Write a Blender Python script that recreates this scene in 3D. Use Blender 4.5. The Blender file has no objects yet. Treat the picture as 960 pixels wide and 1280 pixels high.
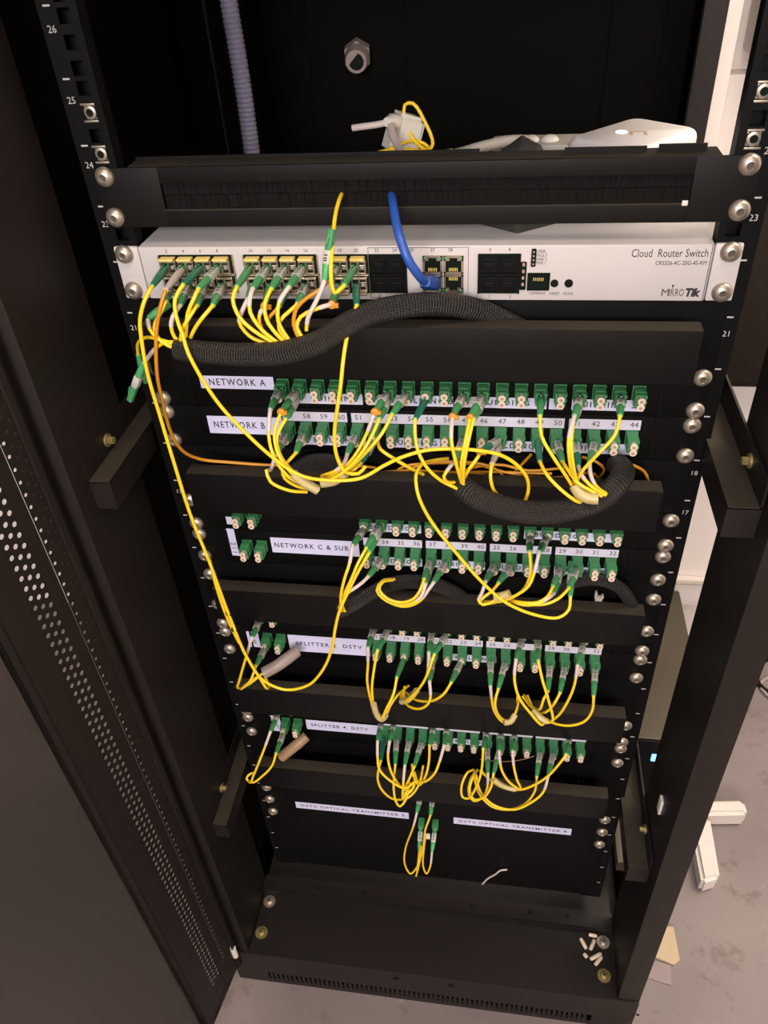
import bpy, bmesh, math, random
from mathutils import Vector, Matrix
random.seed(7)
SC = bpy.context.scene
COL = SC.collection
S = 0.001                      # everything below is written in millimetres
U = 44.45                      # one rack unit

# ------------------------------------------------------------------ camera
CAM = Vector((74.922, -592.583, 273.149))
EUL = (math.radians(51.4068), math.radians(3.2328), math.radians(8.0301))
FPX = 982.07
cd = bpy.data.cameras.new('camera'); cam = bpy.data.objects.new('camera', cd); COL.objects.link(cam)
cd.sensor_fit = 'HORIZONTAL'; cd.sensor_width = 36; cd.lens = FPX/960*36
cd.clip_start = .01; cd.clip_end = 50
cam.location = CAM*S; cam.rotation_euler = EUL
SC.camera = cam
from mathutils import Euler
RM = Euler(EUL, 'XYZ').to_matrix()
def ray(x, y): return RM @ Vector(((x-480)/FPX, -(y-640)/FPX, -1))
def at(x, y, Y=0):             # the point on the vertical plane at depth Y
    d = ray(x, y); return CAM + d*((Y-CAM.y)/d.y)
def az(x, y, Z):               # the point on the horizontal plane at height Z
    d = ray(x, y); return CAM + d*((Z-CAM.z)/d.z)

# ------------------------------------------------------------------ world, lights, exposure
w = bpy.data.worlds.new('world'); SC.world = w; w.use_nodes = True
w.node_tree.nodes['Background'].inputs[0].default_value = (1, .86, .74, 1)
w.node_tree.nodes['Background'].inputs[1].default_value = .035
def area(name, loc, size, power, color, aim):
    l = bpy.data.lights.new(name, 'AREA'); l.shape = 'RECTANGLE'; l.size, l.size_y = size; l.energy = power; l.color = color
    o = bpy.data.objects.new(name, l); COL.objects.link(o); o.location = Vector(loc)*S
    o.rotation_euler = (Vector(aim)-Vector(loc)).to_track_quat('-Z', 'Y').to_euler()
    return o
area('ceiling_lamp_front', (450, -700, 1440), (1.1, .3), 17, (1, .82, .66), (200, -300, -900))
area('ceiling_lamp_rear', (900, 150, 1440), (.4, .7), 17, (1, .84, .68), (700, 500, -900))
area('wall_fill_right', (1150, 200, 1400), (.9, .5), 24, (1, .93, .80), (350, 660, 0))  # added fill to brighten the back wall and pillar
area('front_fill_behind', (-60, -2350, 800), (1.2, .5), 56, (1, .94, .93), (0, -100, -450))  # added front fill behind the camera, well below the ceiling
area('cool_floor_fill', (-500, -1300, 1440), (.9, .3), 3, (.45, .5, 1), (0, -400, -1000))  # added weak blue fill to tint the floor in front
area('camera_fill', (60, -640, 330), (.05, .05), .22, (1, .90, .84), (0, 0, -250))  # small unseen fill light placed beside the camera
SC.view_settings.view_transform = 'Standard'; SC.view_settings.look = 'None'
SC.view_settings.gamma = 1; SC.view_settings.use_curve_mapping = False
SC.view_settings.exposure = -0.12

# ------------------------------------------------------------------ materials
def mat(name, col, rough=.5, metal=0, noise=0, nscale=60, bump=0, spec=.5, emit=None, es=1, **k):
    m = bpy.data.materials.new(name); m.use_nodes = True
    nt = m.node_tree; b = nt.nodes['Principled BSDF']
    b.inputs['Base Color'].default_value = (*col, 1); b.inputs['Roughness'].default_value = rough
    b.inputs['Metallic'].default_value = metal; b.inputs['Specular IOR Level'].default_value = spec
    if emit: b.inputs['Emission Color'].default_value = (*emit, 1); b.inputs['Emission Strength'].default_value = es
    for a, v in k.items(): b.inputs[a.replace('_', ' ')].default_value = v
    if noise or bump:
        tc = nt.nodes.new('ShaderNodeTexCoord'); n = nt.nodes.new('ShaderNodeTexNoise')
        n.inputs['Scale'].default_value = nscale; n.inputs['Detail'].default_value = 6
        nt.links.new(tc.outputs['Object'], n.inputs['Vector'])
        if noise:
            r = nt.nodes.new('ShaderNodeMapRange'); r.inputs[3].default_value = 1-noise; r.inputs[4].default_value = 1+noise
            nt.links.new(n.outputs['Fac'], r.inputs[0])
            mx = nt.nodes.new('ShaderNodeVectorMath'); mx.operation = 'SCALE'
            mx.inputs[0].default_value = col; nt.links.new(r.outputs[0], mx.inputs['Scale'])
            nt.links.new(mx.outputs[0], b.inputs['Base Color'])
        if bump:
            bp = nt.nodes.new('ShaderNodeBump'); bp.inputs['Strength'].default_value = bump; bp.inputs['Distance'].default_value = .0006
            nt.links.new(n.outputs['Fac'], bp.inputs['Height']); nt.links.new(bp.outputs[0], b.inputs['Normal'])
    return m
M = {}
M['black'] = mat('black_powder_coat', (.0058, .0049, .0045), .5, noise=.25, nscale=40, bump=.2, spec=.2)
M['black2'] = mat('black_cover_plastic', (.0045, .0039, .0040), .4, noise=.15, nscale=30, bump=.08, spec=.22)
M['panel'] = mat('black_panel_paint', (.0030, .0027, .0029), .5, noise=.2, nscale=50, bump=.12, spec=.14)
M['brush'] = mat('black_bristles', (.0045, .004, .0035), .8, noise=.6, nscale=500, bump=.6, spec=.15)
M['column'] = mat('brown_black_paint', (.0115, .0085, .0072), .5, noise=.12, nscale=20, bump=.1, spec=.3)
M['switch'] = mat('white_enamel', (.55, .515, .50), .35, noise=.03, nscale=20)
M['paper'] = mat('white_label_paper', (.66, .65, .86), .6, noise=.06, nscale=80)
M['paperw'] = mat('white_number_paper', (.70, .66, .78), .6, noise=.05, nscale=80)
M['ink'] = mat('dark_ink', (.03, .028, .035), .7)
M['inkw'] = mat('white_ink', (.46, .44, .43), .6)
M['green'] = mat('green_adapter_plastic', (.060, .27, .10), .4, noise=.12, nscale=90)
M['lgreen'] = mat('green_boot_rubber', (.075, .36, .125), .45, noise=.12, nscale=90)
M['dgreen'] = mat('teal_green_boot_rubber', (.016, .21, .12), .45, noise=.1, nscale=90)
M['hole'] = mat('dark_port', (.004, .008, .005), .6, spec=.1)
M['cream'] = mat('cream_dust_cap', (.74, .60, .47), .5, noise=.05, nscale=90)
M['creamc'] = mat('cap_centre', (.40, .27, .18), .6)
M['yellow'] = mat('yellow_jacket', (.88, .60, .02), .38, noise=.06, nscale=70)
M['orange'] = mat('amber_jacket', (.56, .24, .012), .4, noise=.06, nscale=70)
M['whitej'] = mat('white_jacket', (.60, .51, .46), .45, noise=.05, nscale=70)
M['sleeve'] = mat('printed_sleeve_film', (.50, .51, .45), .4, noise=.15, nscale=150)
M['clear'] = mat('milky_sleeve', (.52, .41, .18), .35, noise=.15, nscale=120, Subsurface_Weight=.2)
M['greytube'] = mat('grey_sleeve', (.30, .24, .22), .4, noise=.2, nscale=90)
M['browntube'] = mat('tan_sleeve', (.30, .19, .10), .45, noise=.2, nscale=90)
M['blue'] = mat('blue_jacket', (.022, .085, .38), .4, noise=.08, nscale=60)
M['steel'] = mat('nickel_screw', (.44, .38, .31), .38, metal=.75, noise=.2, nscale=200)
M['cage'] = mat('stamped_steel', (.55, .47, .36), .3, metal=.9, noise=.3, nscale=150)
M['brass'] = mat('brassy_zinc', (.30, .24, .10), .45, metal=.6, noise=.3, nscale=200)
M['latch'] = mat('yellow_latch', (.82, .60, .16), .45)
M['lit_top'] = mat('black_metal_lit_top', (.036, .029, .021), .75, noise=.2, nscale=35, spec=.15)  # lighter black for up-facing faces, overhead light put into the colour
M['socket'] = mat('screw_socket', (.10, .085, .065), .5, metal=.5)
M['browncase'] = mat('brown_case', (.016, .0112, .008), .6, noise=.1, nscale=10, spec=.2)
M['floorc'] = None
M['wall'] = mat('white_wall_paint', (.80, .74, .70), .7, noise=.04, nscale=4, bump=.05)
M['ceil'] = mat('ceiling_paint', (.7, .68, .65), .8, noise=.03, nscale=4)
M['foam'] = mat('white_foam', (.62, .56, .52), .75, noise=.05, nscale=60, bump=.3)
M['beige'] = mat('beige_board', (.44, .34, .22), .7, noise=.1, nscale=30)
M['mauve'] = mat('grey_plate', (.24, .19, .19), .7, noise=.1, nscale=30)
M['router'] = mat('white_plastic_shell', (.66, .61, .60), .3)
M['plug'] = mat('ivory_plastic', (.70, .66, .58), .4, noise=.04, nscale=50)
M['greycord'] = mat('grey_cord', (.42, .38, .33), .5, noise=.1, nscale=50)
M['ups'] = mat('taupe_case', (.060, .046, .029), .5, noise=.08, nscale=20)
M['led'] = mat('blue_led', (.1, .25, .9), .4, emit=(.08, .3, 1), es=6)
M['ledw'] = mat('pale_led', (.7, .8, 1), .4, emit=(.75, .8, 1), es=1.6)
M['conduit'] = mat('grey_lilac_conduit', (.19, .18, .25), .45, noise=.1, nscale=40)
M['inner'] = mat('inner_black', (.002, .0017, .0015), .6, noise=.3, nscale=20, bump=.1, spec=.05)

def hose_mat():
    m = bpy.data.materials.new('braided_black_sleeve'); m.use_nodes = True
    nt = m.node_tree; b = nt.nodes['Principled BSDF']; N = nt.nodes.new; L = nt.links.new
    uv = N('ShaderNodeUVMap'); sp = N('ShaderNodeSeparateXYZ'); L(uv.outputs[0], sp.inputs[0])
    def s(sign):
        a = N('ShaderNodeMath'); a.operation = 'MULTIPLY'; a.inputs[1].default_value = 6.3; L(sp.outputs[0], a.inputs[0])
        c = N('ShaderNodeMath'); c.operation = 'MULTIPLY'; c.inputs[1].default_value = sign*17*2*math.pi; L(sp.outputs[1], c.inputs[0])
        d = N('ShaderNodeMath'); d.operation = 'ADD'; L(a.outputs[0], d.inputs[0]); L(c.outputs[0], d.inputs[1])
        e = N('ShaderNodeMath'); e.operation = 'SINE'; L(d.outputs[0], e.inputs[0]); return e
    m1, m2 = s(1), s(-1); mm = N('ShaderNodeMath'); mm.operation = 'MULTIPLY'
    L(m1.outputs[0], mm.inputs[0]); L(m2.outputs[0], mm.inputs[1])
    r = N('ShaderNodeValToRGB'); r.color_ramp.elements[0].color = (.007, .006, .005, 1); r.color_ramp.elements[1].color = (.042, .032, .025, 1)
    r.color_ramp.elements[0].position = .3
    L(mm.outputs[0], r.inputs[0]); L(r.outputs[0], b.inputs['Base Color'])
    bp = N('ShaderNodeBump'); bp.inputs['Strength'].default_value = .7; bp.inputs['Distance'].default_value = .0008
    L(mm.outputs[0], bp.inputs['Height']); L(bp.outputs[0], b.inputs['Normal']); b.inputs['Roughness'].default_value = .5
    return m
M['hose'] = hose_mat()
def floor_mat():
    m = bpy.data.materials.new('worn_concrete'); m.use_nodes = True
    nt = m.node_tree; b = nt.nodes['Principled BSDF']; N = nt.nodes.new; L = nt.links.new
    tc = N('ShaderNodeTexCoord')
    n1 = N('ShaderNodeTexNoise'); n1.inputs['Scale'].default_value = 3.5; n1.inputs['Detail'].default_value = 9
    n2 = N('ShaderNodeTexNoise'); n2.inputs['Scale'].default_value = 17; n2.inputs['Detail'].default_value = 8; n2.inputs['Roughness'].default_value = .7
    v = N('ShaderNodeTexNoise'); v.inputs['Scale'].default_value = 60; v.inputs['Detail'].default_value = 3
    for n in (n1, n2, v): L(tc.outputs['Object'], n.inputs['Vector'])
    r1 = N('ShaderNodeValToRGB'); r1.color_ramp.elements[0].position = .35; r1.color_ramp.elements[1].position = .7
    r1.color_ramp.elements[0].color = (.160, .130, .128, 1); r1.color_ramp.elements[1].color = (.222, .182, .177, 1)
    L(n1.outputs['Fac'], r1.inputs[0])
    r2 = N('ShaderNodeValToRGB'); r2.color_ramp.elements[0].position = .30; r2.color_ramp.elements[1].position = .44
    r2.color_ramp.elements[0].color = (.60, .52, .46, 1); r2.color_ramp.elements[1].color = (1, 1, 1, 1)
    L(n2.outputs['Fac'], r2.inputs[0])
    r3 = N('ShaderNodeValToRGB'); r3.color_ramp.elements[0].position = .68; r3.color_ramp.elements[1].position = .76
    r3.color_ramp.elements[0].color = (1, 1, 1, 1); r3.color_ramp.elements[1].color = (1.35, 1.3, 1.2, 1)
    L(v.outputs['Fac'], r3.inputs[0])
    a = N('ShaderNodeMix'); a.data_type = 'RGBA'; a.blend_type = 'MULTIPLY'; a.inputs[0].default_value = 1
    L(r1.outputs[0], a.inputs[6]); L(r2.outputs[0], a.inputs[7])
    c = N('ShaderNodeMix'); c.data_type = 'RGBA'; c.blend_type = 'MULTIPLY'; c.inputs[0].default_value = 1
    L(a.outputs[2], c.inputs[6]); L(r3.outputs[0], c.inputs[7]); L(c.outputs[2], b.inputs['Base Color'])
    b.inputs['Roughness'].default_value = .6
    bp = N('ShaderNodeBump'); bp.inputs['Strength'].default_value = .2; bp.inputs['Distance'].default_value = .002
    L(n2.outputs['Fac'], bp.inputs['Height']); L(bp.outputs[0], b.inputs['Normal'])
    return m
M['floorc'] = floor_mat()
def glass_mat():
    m = bpy.data.materials.new('smoked_glass'); m.use_nodes = True
    nt = m.node_tree; b = nt.nodes['Principled BSDF']
    b.inputs['Base Color'].default_value = (.30, .31, .28, 1); b.inputs['Transmission Weight'].default_value = 1
    b.inputs['Roughness'].default_value = .28; b.inputs['IOR'].default_value = 1.1; b.inputs['Specular IOR Level'].default_value = .4
    return m
M['glass'] = glass_mat()

# ------------------------------------------------------------------ mesh helpers
class MB:
    def __init__(s): s.v = []; s.f = []; s.m = []; s.uv = {}
    def face(s, idx, mi=0): s.f.append(tuple(idx)); s.m.append(mi)
    def box(s, x0, x1, y0, y1, z0, z1, mi=0, c=0):
        # box with chamfered edges of size c
        if c <= 0:
            b = len(s.v)
            for x in (x0, x1):
                for y in (y0, y1):
                    for z in (z0, z1): s.v.append((x, y, z))
            for q in ((0,1,3,2),(4,6,7,5),(0,4,5,1),(2,3,7,6),(0,2,6,4),(1,5,7,3)): s.face([b+i for i in q], mi)
            return s
        bm = bmesh.new(); bmesh.ops.create_cube(bm, size=1)
        for v in bm.verts: v.co = Vector(((x0+x1)/2+v.co.x*(x1-x0), (y0+y1)/2+v.co.y*(y1-y0), (z0+z1)/2+v.co.z*(z1-z0)))
        bmesh.ops.bevel(bm, geom=bm.edges[:], offset=c, segments=2, affect='EDGES', profile=.6)
        s.addbm(bm, mi); bm.free(); return s
    def addbm(s, bm, mi=0, mtx=None):
        b = len(s.v); bm.verts.index_update()
        for v in bm.verts: s.v.append(tuple(mtx @ v.co if mtx else v.co))
        for f in bm.faces: s.face([b+v.index for v in f.verts], mi)
        return s
    def prism(s, pts, d, mi=0):
        # pts: planar polygon (3D), extruded by vector d
        n = len(pts); b = len(s.v); d = Vector(d)
        for p in pts: s.v.append(tuple(p))
        for p in pts: s.v.append(tuple(Vector(p)+d))
        s.face([b+i for i in range(n)][::-1], mi); s.face([b+n+i for i in range(n)], mi)
        for i in range(n): s.face([b+i, b+(i+1) % n, b+n+(i+1) % n, b+n+i], mi)
        return s
    def rings(s, pts, rad, n=8, mi=0, caps=True, up=None, uv=False, sq=None):
        # tube through points, radius per point; sq = (wx, wz) gives a rounded rectangle section
        P = [Vector(p) for p in pts]; k = len(P)
        if not hasattr(rad, '__len__'): rad = [rad]*k
        b = len(s.v); t0 = (P[1]-P[0]).normalized()
        ref = Vector(up) if up else (Vector((0, 0, 1)) if abs(t0.z) < .8 else Vector((1, 0, 0)))
        nr = (ref - t0*ref.dot(t0)).normalized(); L = 0
        for i in range(k):
            t = (P[min(i+1, k-1)]-P[max(i-1, 0)])
            t = t.normalized() if t.length > 1e-6 else t0
            nr = (nr - t*nr.dot(t)); nr = nr.normalized() if nr.length > 1e-6 else ref
            bn = t.cross(nr)
            if i: L += (P[i]-P[i-1]).length
            for j in range(n):
                a = 2*math.pi*j/n + (math.pi/n if sq else 0)
                ca, sa = math.cos(a), math.sin(a)
                if sq:
                    e = .45; ca = math.copysign(abs(ca)**e, ca)*sq[1]; sa = math.copysign(abs(sa)**e, sa)*sq[0]
                s.v.append(tuple(P[i]+(nr*ca+bn*sa)*rad[i]))
        for i in range(k-1):
            for j in range(n):
                a, c = b+i*n+j, b+i*n+(j+1) % n
                s.face([a, c, c+n, a+n], mi)
                if uv:
                    l0 = i; s.uv[len(s.f)-1] = [(l0, j/n), (l0, (j+1)/n), (l0+1, (j+1)/n), (l0+1, j/n)]
        if caps:
            s.face([b+j for j in range(n)][::-1], mi); s.face([b+(k-1)*n+j for j in range(n)], mi)
        return s
    def cyl(s, p0, p1, r0, r1=None, n=16, mi=0): return s.rings([p0, p1], [r0, r0 if r1 is None else r1], n, mi)
    def plate_holes(s, xs0, xs1, cells, T, mi=0):
        # vertical flange (x0..x1), list of (z0,z1,hx0,hx1) holes in order; T maps (x,z)->3D; single sheet
        pass
    def build(s, name, m, parent=None, smooth=True, bevel=0):
        me = bpy.data.meshes.new(name)
        me.from_pydata([(x*S, y*S, z*S) for x, y, z in s.v], [], s.f)
        ms = m if isinstance(m, (list, tuple)) else [m]
        for q in ms: me.materials.append(q)
        for p, i in zip(me.polygons, s.m): p.material_index = i
        if s.uv:
            ul = me.uv_layers.new(name='UVMap')
            for pi, q in s.uv.items():
                for li, c in zip(me.polygons[pi].loop_indices, q): ul.data[li].uv = c
        bm = bmesh.new(); bm.from_mesh(me); bmesh.ops.recalc_face_normals(bm, faces=bm.faces[:]); bm.to_mesh(me); bm.free()
        if smooth:
            for p in me.polygons: p.use_smooth = True
            me.set_sharp_from_angle(angle=math.radians(38))
        me.update()
        o = bpy.data.objects.new(name, me); COL.objects.link(o)
        if parent: setpar(o, parent)
        return o
def setpar(o, p):
    o.parent = p; o.matrix_parent_inverse = pmat(p).inverted()
def pmat(o):
    return (pmat(o.parent) @ o.matrix_parent_inverse if o.parent else Matrix()) @ o.matrix_basis
def tag(o, label=None, cat=None, group=None, kind=None):
    if label: o['label'] = label
    if cat: o['category'] = cat
    if group: o['group'] = group
    if kind: o['kind'] = kind
    return o
def empty(name, loc, label, cat, group=None):
    o = bpy.data.objects.new(name, None); COL.objects.link(o); o.location = Vector(loc)*S; o.empty_display_size = .02
    return tag(o, label, cat, group)
def copy_to(o, loc, parent):          # a copy sharing its mesh, placed at loc (mm)
    c = o.copy(); COL.objects.link(c); c.parent = None; c.matrix_parent_inverse = Matrix(); c.location = Vector(loc)*S
    if parent: setpar(c, parent)
    return c
def spline(pts, step=5.0):
    P = [Vector(p) for p in pts]
    if len(P) < 3: return P
    P = [P[0]*2-P[1]]+P+[P[-1]*2-P[-2]]
    out = []
    for i in range(1, len(P)-2):
        p0, p1, p2, p3 = P[i-1:i+3]
        n = max(2, int((p2-p1).length/step))
        # centripetal Catmull-Rom
        t = [0]
        for a, b_ in ((p0, p1), (p1, p2), (p2, p3)): t.append(t[-1]+max((b_-a).length, .01)**.5)
        for j in range(n):
            x = t[1]+(t[2]-t[1])*j/n
            A1 = p0*((t[1]-x)/(t[1]-t[0]))+p1*((x-t[0])/(t[1]-t[0]))
            A2 = p1*((t[2]-x)/(t[2]-t[1]))+p2*((x-t[1])/(t[2]-t[1]))
            A3 = p2*((t[3]-x)/(t[3]-t[2]))+p3*((x-t[2])/(t[3]-t[2]))
            B1 = A1*((t[2]-x)/(t[2]-t[0]))+A2*((x-t[0])/(t[2]-t[0]))
            B2 = A2*((t[3]-x)/(t[3]-t[1]))+A3*((x-t[1])/(t[3]-t[1]))
            out.append(B1*((t[2]-x)/(t[2]-t[1]))+B2*((x-t[1])/(t[2]-t[1])))
    out.append(P[-2]); return out
def text(name, s, loc, size, m, parent, rot=0, sx=1, ext=.12, align='LEFT', spacing=1, bold=0, shear=0, fit=None):
    cu = bpy.data.curves.new(name, 'FONT'); cu.body = s; cu.size = size*S; cu.extrude = ext*S; cu.align_x = align; cu.align_y = 'CENTER'
    cu.space_character = spacing; cu.offset = bold*S; cu.resolution_u = 2; cu.shear = shear
    t = bpy.data.objects.new('t', cu); COL.objects.link(t); bpy.context.view_layer.update()
    me = bpy.data.meshes.new_from_object(t.evaluated_get(bpy.context.evaluated_depsgraph_get()))
    bpy.data.objects.remove(t)
    me.materials.clear(); me.materials.append(m)
    if fit:
        xs_ = [v.co.x for v in me.vertices]; sx = fit*S/(max(xs_)-min(xs_))
    me.transform(Matrix.Translation(Vector(loc)*S) @ Matrix.Rotation(rot, 4, 'Y') @ Matrix.Rotation(math.pi/2, 4, 'X') @ Matrix.Diagonal((sx, 1, 1, 1)))
    o = bpy.data.objects.new(name, me); COL.objects.link(o)
    if parent: merge(parent, [o]); return None
    return o
def merge(target, objs):              # print belongs to the surface it is printed on
    bm = bmesh.new(); bm.from_mesh(target.data); mi = len(target.data.materials)
    target.data.materials.append(objs[0].data.materials[0])
    for o in objs:
        n0 = len(bm.faces); bm.from_mesh(o.data); bm.faces.ensure_lookup_table()
        for f in bm.faces[n0:]: f.material_index = mi; f.smooth = False
    bm.to_mesh(target.data); bm.free()
    for o in objs: bpy.data.objects.remove(o)

# ------------------------------------------------------------------ the room
FL = -1085
o = MB().box(-1500, 1700, -2600, 1300, FL-20, FL).build('floor', M['floorc'], smooth=False); o['kind'] = 'structure'
o = MB().box(-1500, 1700, -2600, 1300, 1520, 1540).build('ceiling', M['ceil'], smooth=False); o['kind'] = 'structure'
BW = 668
o = MB().box(-1500, 1700, BW, BW+40, FL, 1520).build('wall_back', M['wall'], smooth=False); o['kind'] = 'structure'
o = MB().box(-1540, -1500, -2600, 1300, FL, 1520).build('wall_left', M['wall'], smooth=False); o['kind'] = 'structure'
o = MB().box(1700, 1740, -2600, 1300, FL, 1520).build('wall_right', M['wall'], smooth=False); o['kind'] = 'structure'
o = MB().box(-1500, 1700, -2640, -2600, FL, 1520).build('wall_front', M['wall'], smooth=False); o['kind'] = 'structure'

# ------------------------------------------------------------------ the cabinet
cab = empty('server_cabinet', (0, 190, FL), 'tall black network cabinet with open left door and missing right side panel', 'cabinet')
FY = -118; PLZ = -985; TOP = 330; BK = 490
def channel(x0, x1, y0, y1, z0, z1, c=1.5): return MB().box(x0, x1, y0, y1, z0, z1, c=c)
# front columns, folded sheet: front face, inner side, outer lip
for s in (-1, 1):
    m = MB()
    a, b = (273, 303) if s > 0 else (-303, -273)
    m.box(a, b, FY, FY+2, PLZ, TOP, c=.8)
    inn = 273 if s > 0 else -275
    m.box(inn, inn+2, FY+1, -10, PLZ, TOP)
    out = 301 if s > 0 else -303
    m.box(out, out+2, FY+1, FY+26, PLZ, TOP)
    
    m.build('corner_column', M['column'], cab)
    m = MB(); m.box(a, b, BK-12, BK-2, PLZ, TOP, c=1.5); m.build('corner_column', M['column'], cab)
MB().box(-303, -301, FY+27, BK-13, PLZ, TOP).build('side_panel', M['inner'], cab)
m = MB().box(-272, 272, BK-4, BK, PLZ, TOP)
for x in (-180, -60, 60, 180): m.box(x-1.5, x+1.5, BK-6, BK-4, PLZ, TOP)
m.build('back_panel', M['inner'], cab)
MB().box(-303, 303, FY, BK, TOP, TOP+20, c=2).build('roof_panel', M['black'], cab)  # top out of view, built to block light into the upper interior
m = MB().box(-272, 272, -92, BK-6, PLZ-3, PLZ)
m.box(-272, 272, FY+3, -92, PLZ-3, PLZ)
m.build('bottom_plate', M['column'], cab)
# horizontal rail under the mounting posts
m = MB().box(-272, 272, -30, -6, -970, -968).box(-272, 272, -30, -28, -984, -969).box(-272, 272, -8, -6, -984, -969)
for x in (-180, -110, 60, 150, 205):
    m.cyl((x, -18, -968.5), (x, -18, -967.6), 3, n=10, mi=1)
m.build('cross_rail', [M['column'], M['hole']], cab)
# plinth with a row of vent slots
m = MB()
y0, y1 = FY-2, FY
def wall_rect(m, x0, x1, z0, z1): m.box(x0, x1, y0, y1, z0, z1)
wall_rect(m, -303, 303, -1050, PLZ-1); wall_rect(m, -303, 303, FL, -1072); wall_rect(m, -303, -256, -1072, -1050); wall_rect(m, 250, 303, -1072, -1050)
x = -256
while x < 246:
    wall_rect(m, x, x+4, -1072, -1050); x += 7.4
m.box(x-7.4, 250, y0, y1, -1072, -1050)
m.box(-303, 303, FY, FY+30, PLZ-3, PLZ-1.5)
m.build('front_plinth', M['column'], cab, smooth=False)
m = MB().box(-303, -300, FY, BK, FL, PLZ-3).box(300, 303, FY, BK, FL, PLZ-3).box(-303, 303, BK-3, BK, FL, PLZ-3)
m.box(-300, 300, FY+8, FY+10, FL, PLZ-4)
m.build('plinth_frame', M['inner'], cab)
m = MB().cyl(at(495, 1223, FY-2), at(495, 1223, FY-2)+Vector((0, -1, 0)), 4.5).cyl(at(564, 1232, FY-2), at(564, 1232, FY-2)+Vector((0, -1, 0)), 4.5)
m.cyl(at(797, 1268, FY-2), at(797, 1268, FY-2)+Vector((0, -1, 0)), 2.5)
m.build('plinth_plug', M['hole'], cab)
# bolts through the bottom plate
for (px, py, mm) in ((337, 1127, 'steel'), (327, 1166, 'brass'), (754, 1178, 'steel'), (755, 1220, 'brass')):
    p = az(px, py, PLZ)
    m = MB().cyl(p, p+Vector((0, 0, 1.6)), 9.5, n=24).rings([p+Vector((0, 0, 1.6)), p+Vector((0, 0, 4)), p+Vector((0, 0, 5.2))], [6, 5.4, 3], 18)
    m.cyl(p+Vector((0, 0, 5.25)), p+Vector((0, 0, 5.4)), 1.6, n=6, mi=1)
    m.build('floor_bolt', [M[mm], M['hole']], cab)
# depth brackets between posts and columns
for s in (-1, 1):
    for z in (-110, -660):
        m = MB()
        xa, xb = (252, 272) if s > 0 else (-274, -254)
        m.box(xa, xb, -95, 75, z-2, z, mi=1)  # bracket top in the lighter black, painted as if lit from above
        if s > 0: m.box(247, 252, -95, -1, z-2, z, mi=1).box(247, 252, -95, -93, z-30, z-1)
        m.box(xa, xb, -95, -93, z-30, z-1)
        inn = (247, 249) if s > 0 else (xb-2, xb)
        m.box(*inn, -93, -1, z-30, z-1)
        o2 = (xb-2, xb) if s > 0 else (xa, xa+2)
        m.box(*o2, -95, 75, z-1, z+24)
        b = m.build('depth_bracket', [M['column'], M['lit_top']], cab)
        q = at(924, 539, -55) if False else Vector((o2[0] if s > 0 else o2[1], -50, z+12))
        d = Vector((-1, 0, 0)) if s > 0 else Vector((1, 0, 0))
        mb = MB().cyl(q, q+d*2, 6, n=18).cyl(q+d*2, q+d*7, 3.6, n=6)
        mb.build('bracket_bolt', M['brass'], b)
MB().box(276, 296, 40, BK-14, -925, -900, c=1).build('side_rail', M['ups'], cab)

# mounting posts: front flange with square holes, depth return
def holes_z():
    z = []
    for u in range(-27, 22):
        for f in (6.35, 22.225, 38.1):
            zz = -(u*U+f)
            if -930 < zz < 262: z.append(zz)
    return sorted(z)
HZ = holes_z()
for s in (-1, 1):
    m = MB()
    X = lambda a, b: (a, b) if s > 0 else (-b, -a)
    m.box(*X(222, 227.7), 0, 2, -933, 265); m.box(*X(237.3, 251), 0, 2, -933, 265)
    z = -933
    for h in HZ:
        m.box(*X(227.7, 237.3), 0, 2, z, h-4.75); z = h+4.75
    m.box(*X(227.7, 237.3), 0, 2, z, 265)
    m.box(*X(249, 251), 2, 45, -933, 265); m.box(*X(222, 224), 2, 13, -933, 265); m.box(*X(224, 249), 12, 13, -933, 265)
    post = m.build('mounting_post', M['panel'], cab)
    marks = MB()
    for u in range(-5, 21):
        z = -u*U; cx = s*243.6
        marks.box(cx-2.6, cx+2.6, -.25, -.02, z-.6, z+.6)
    merge(post, [marks.build('t', M['inkw'], None)])
    nums = []
    for u in range(-5, 21):
        n = 21-u
        if n not in ((26, 25, 24, 23, 21, 18, 17) if s > 0 else (26, 25, 24, 23, 21, 17)): continue
        nums.append(text('n', str(n), (s*244, -.15, -u*U-14), 6.6, M['inkw'], None, ext=.05, align='CENTER'))
    merge(post, nums)
    # rear posts, deep inside
    MB().box(*X(222, 251), 380, 382, -933, 265).box(*X(249, 251), 340, 380, -933, 265).build('rear_post', M['inner'], cab)
def cage_nut(p):
    x, z = p
    m = MB().box(x-6.2, x+6.2, 2.5, 9, z-5.5, z+5.5, c=.8).box(x-5.4, x+5.4, -1.2, 2.6, z-6.3, z-4.9, c=.3).box(x-5.4, x+5.4, -1.2, 2.6, z+4.9, z+6.3, c=.3)
    n = 20; m.rings([(x, 2.5, z), (x, .2, z), (x, -.2, z)], [5, 4.6, 3.6], n); m.cyl((x, -.3, z), (x, -.35, z), 2.7, n=n, mi=1)
    m.build('cage_nut', [M['steel'], M['hole']], cab)
for p in ((112, 143), (127, 192), (945, 115), (943, 175)):
    q = at(*p, 0); z = min(HZ, key=lambda h: abs(h-q.z)); cage_nut((232.5 if q.x > 0 else -232.5, z))

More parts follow.
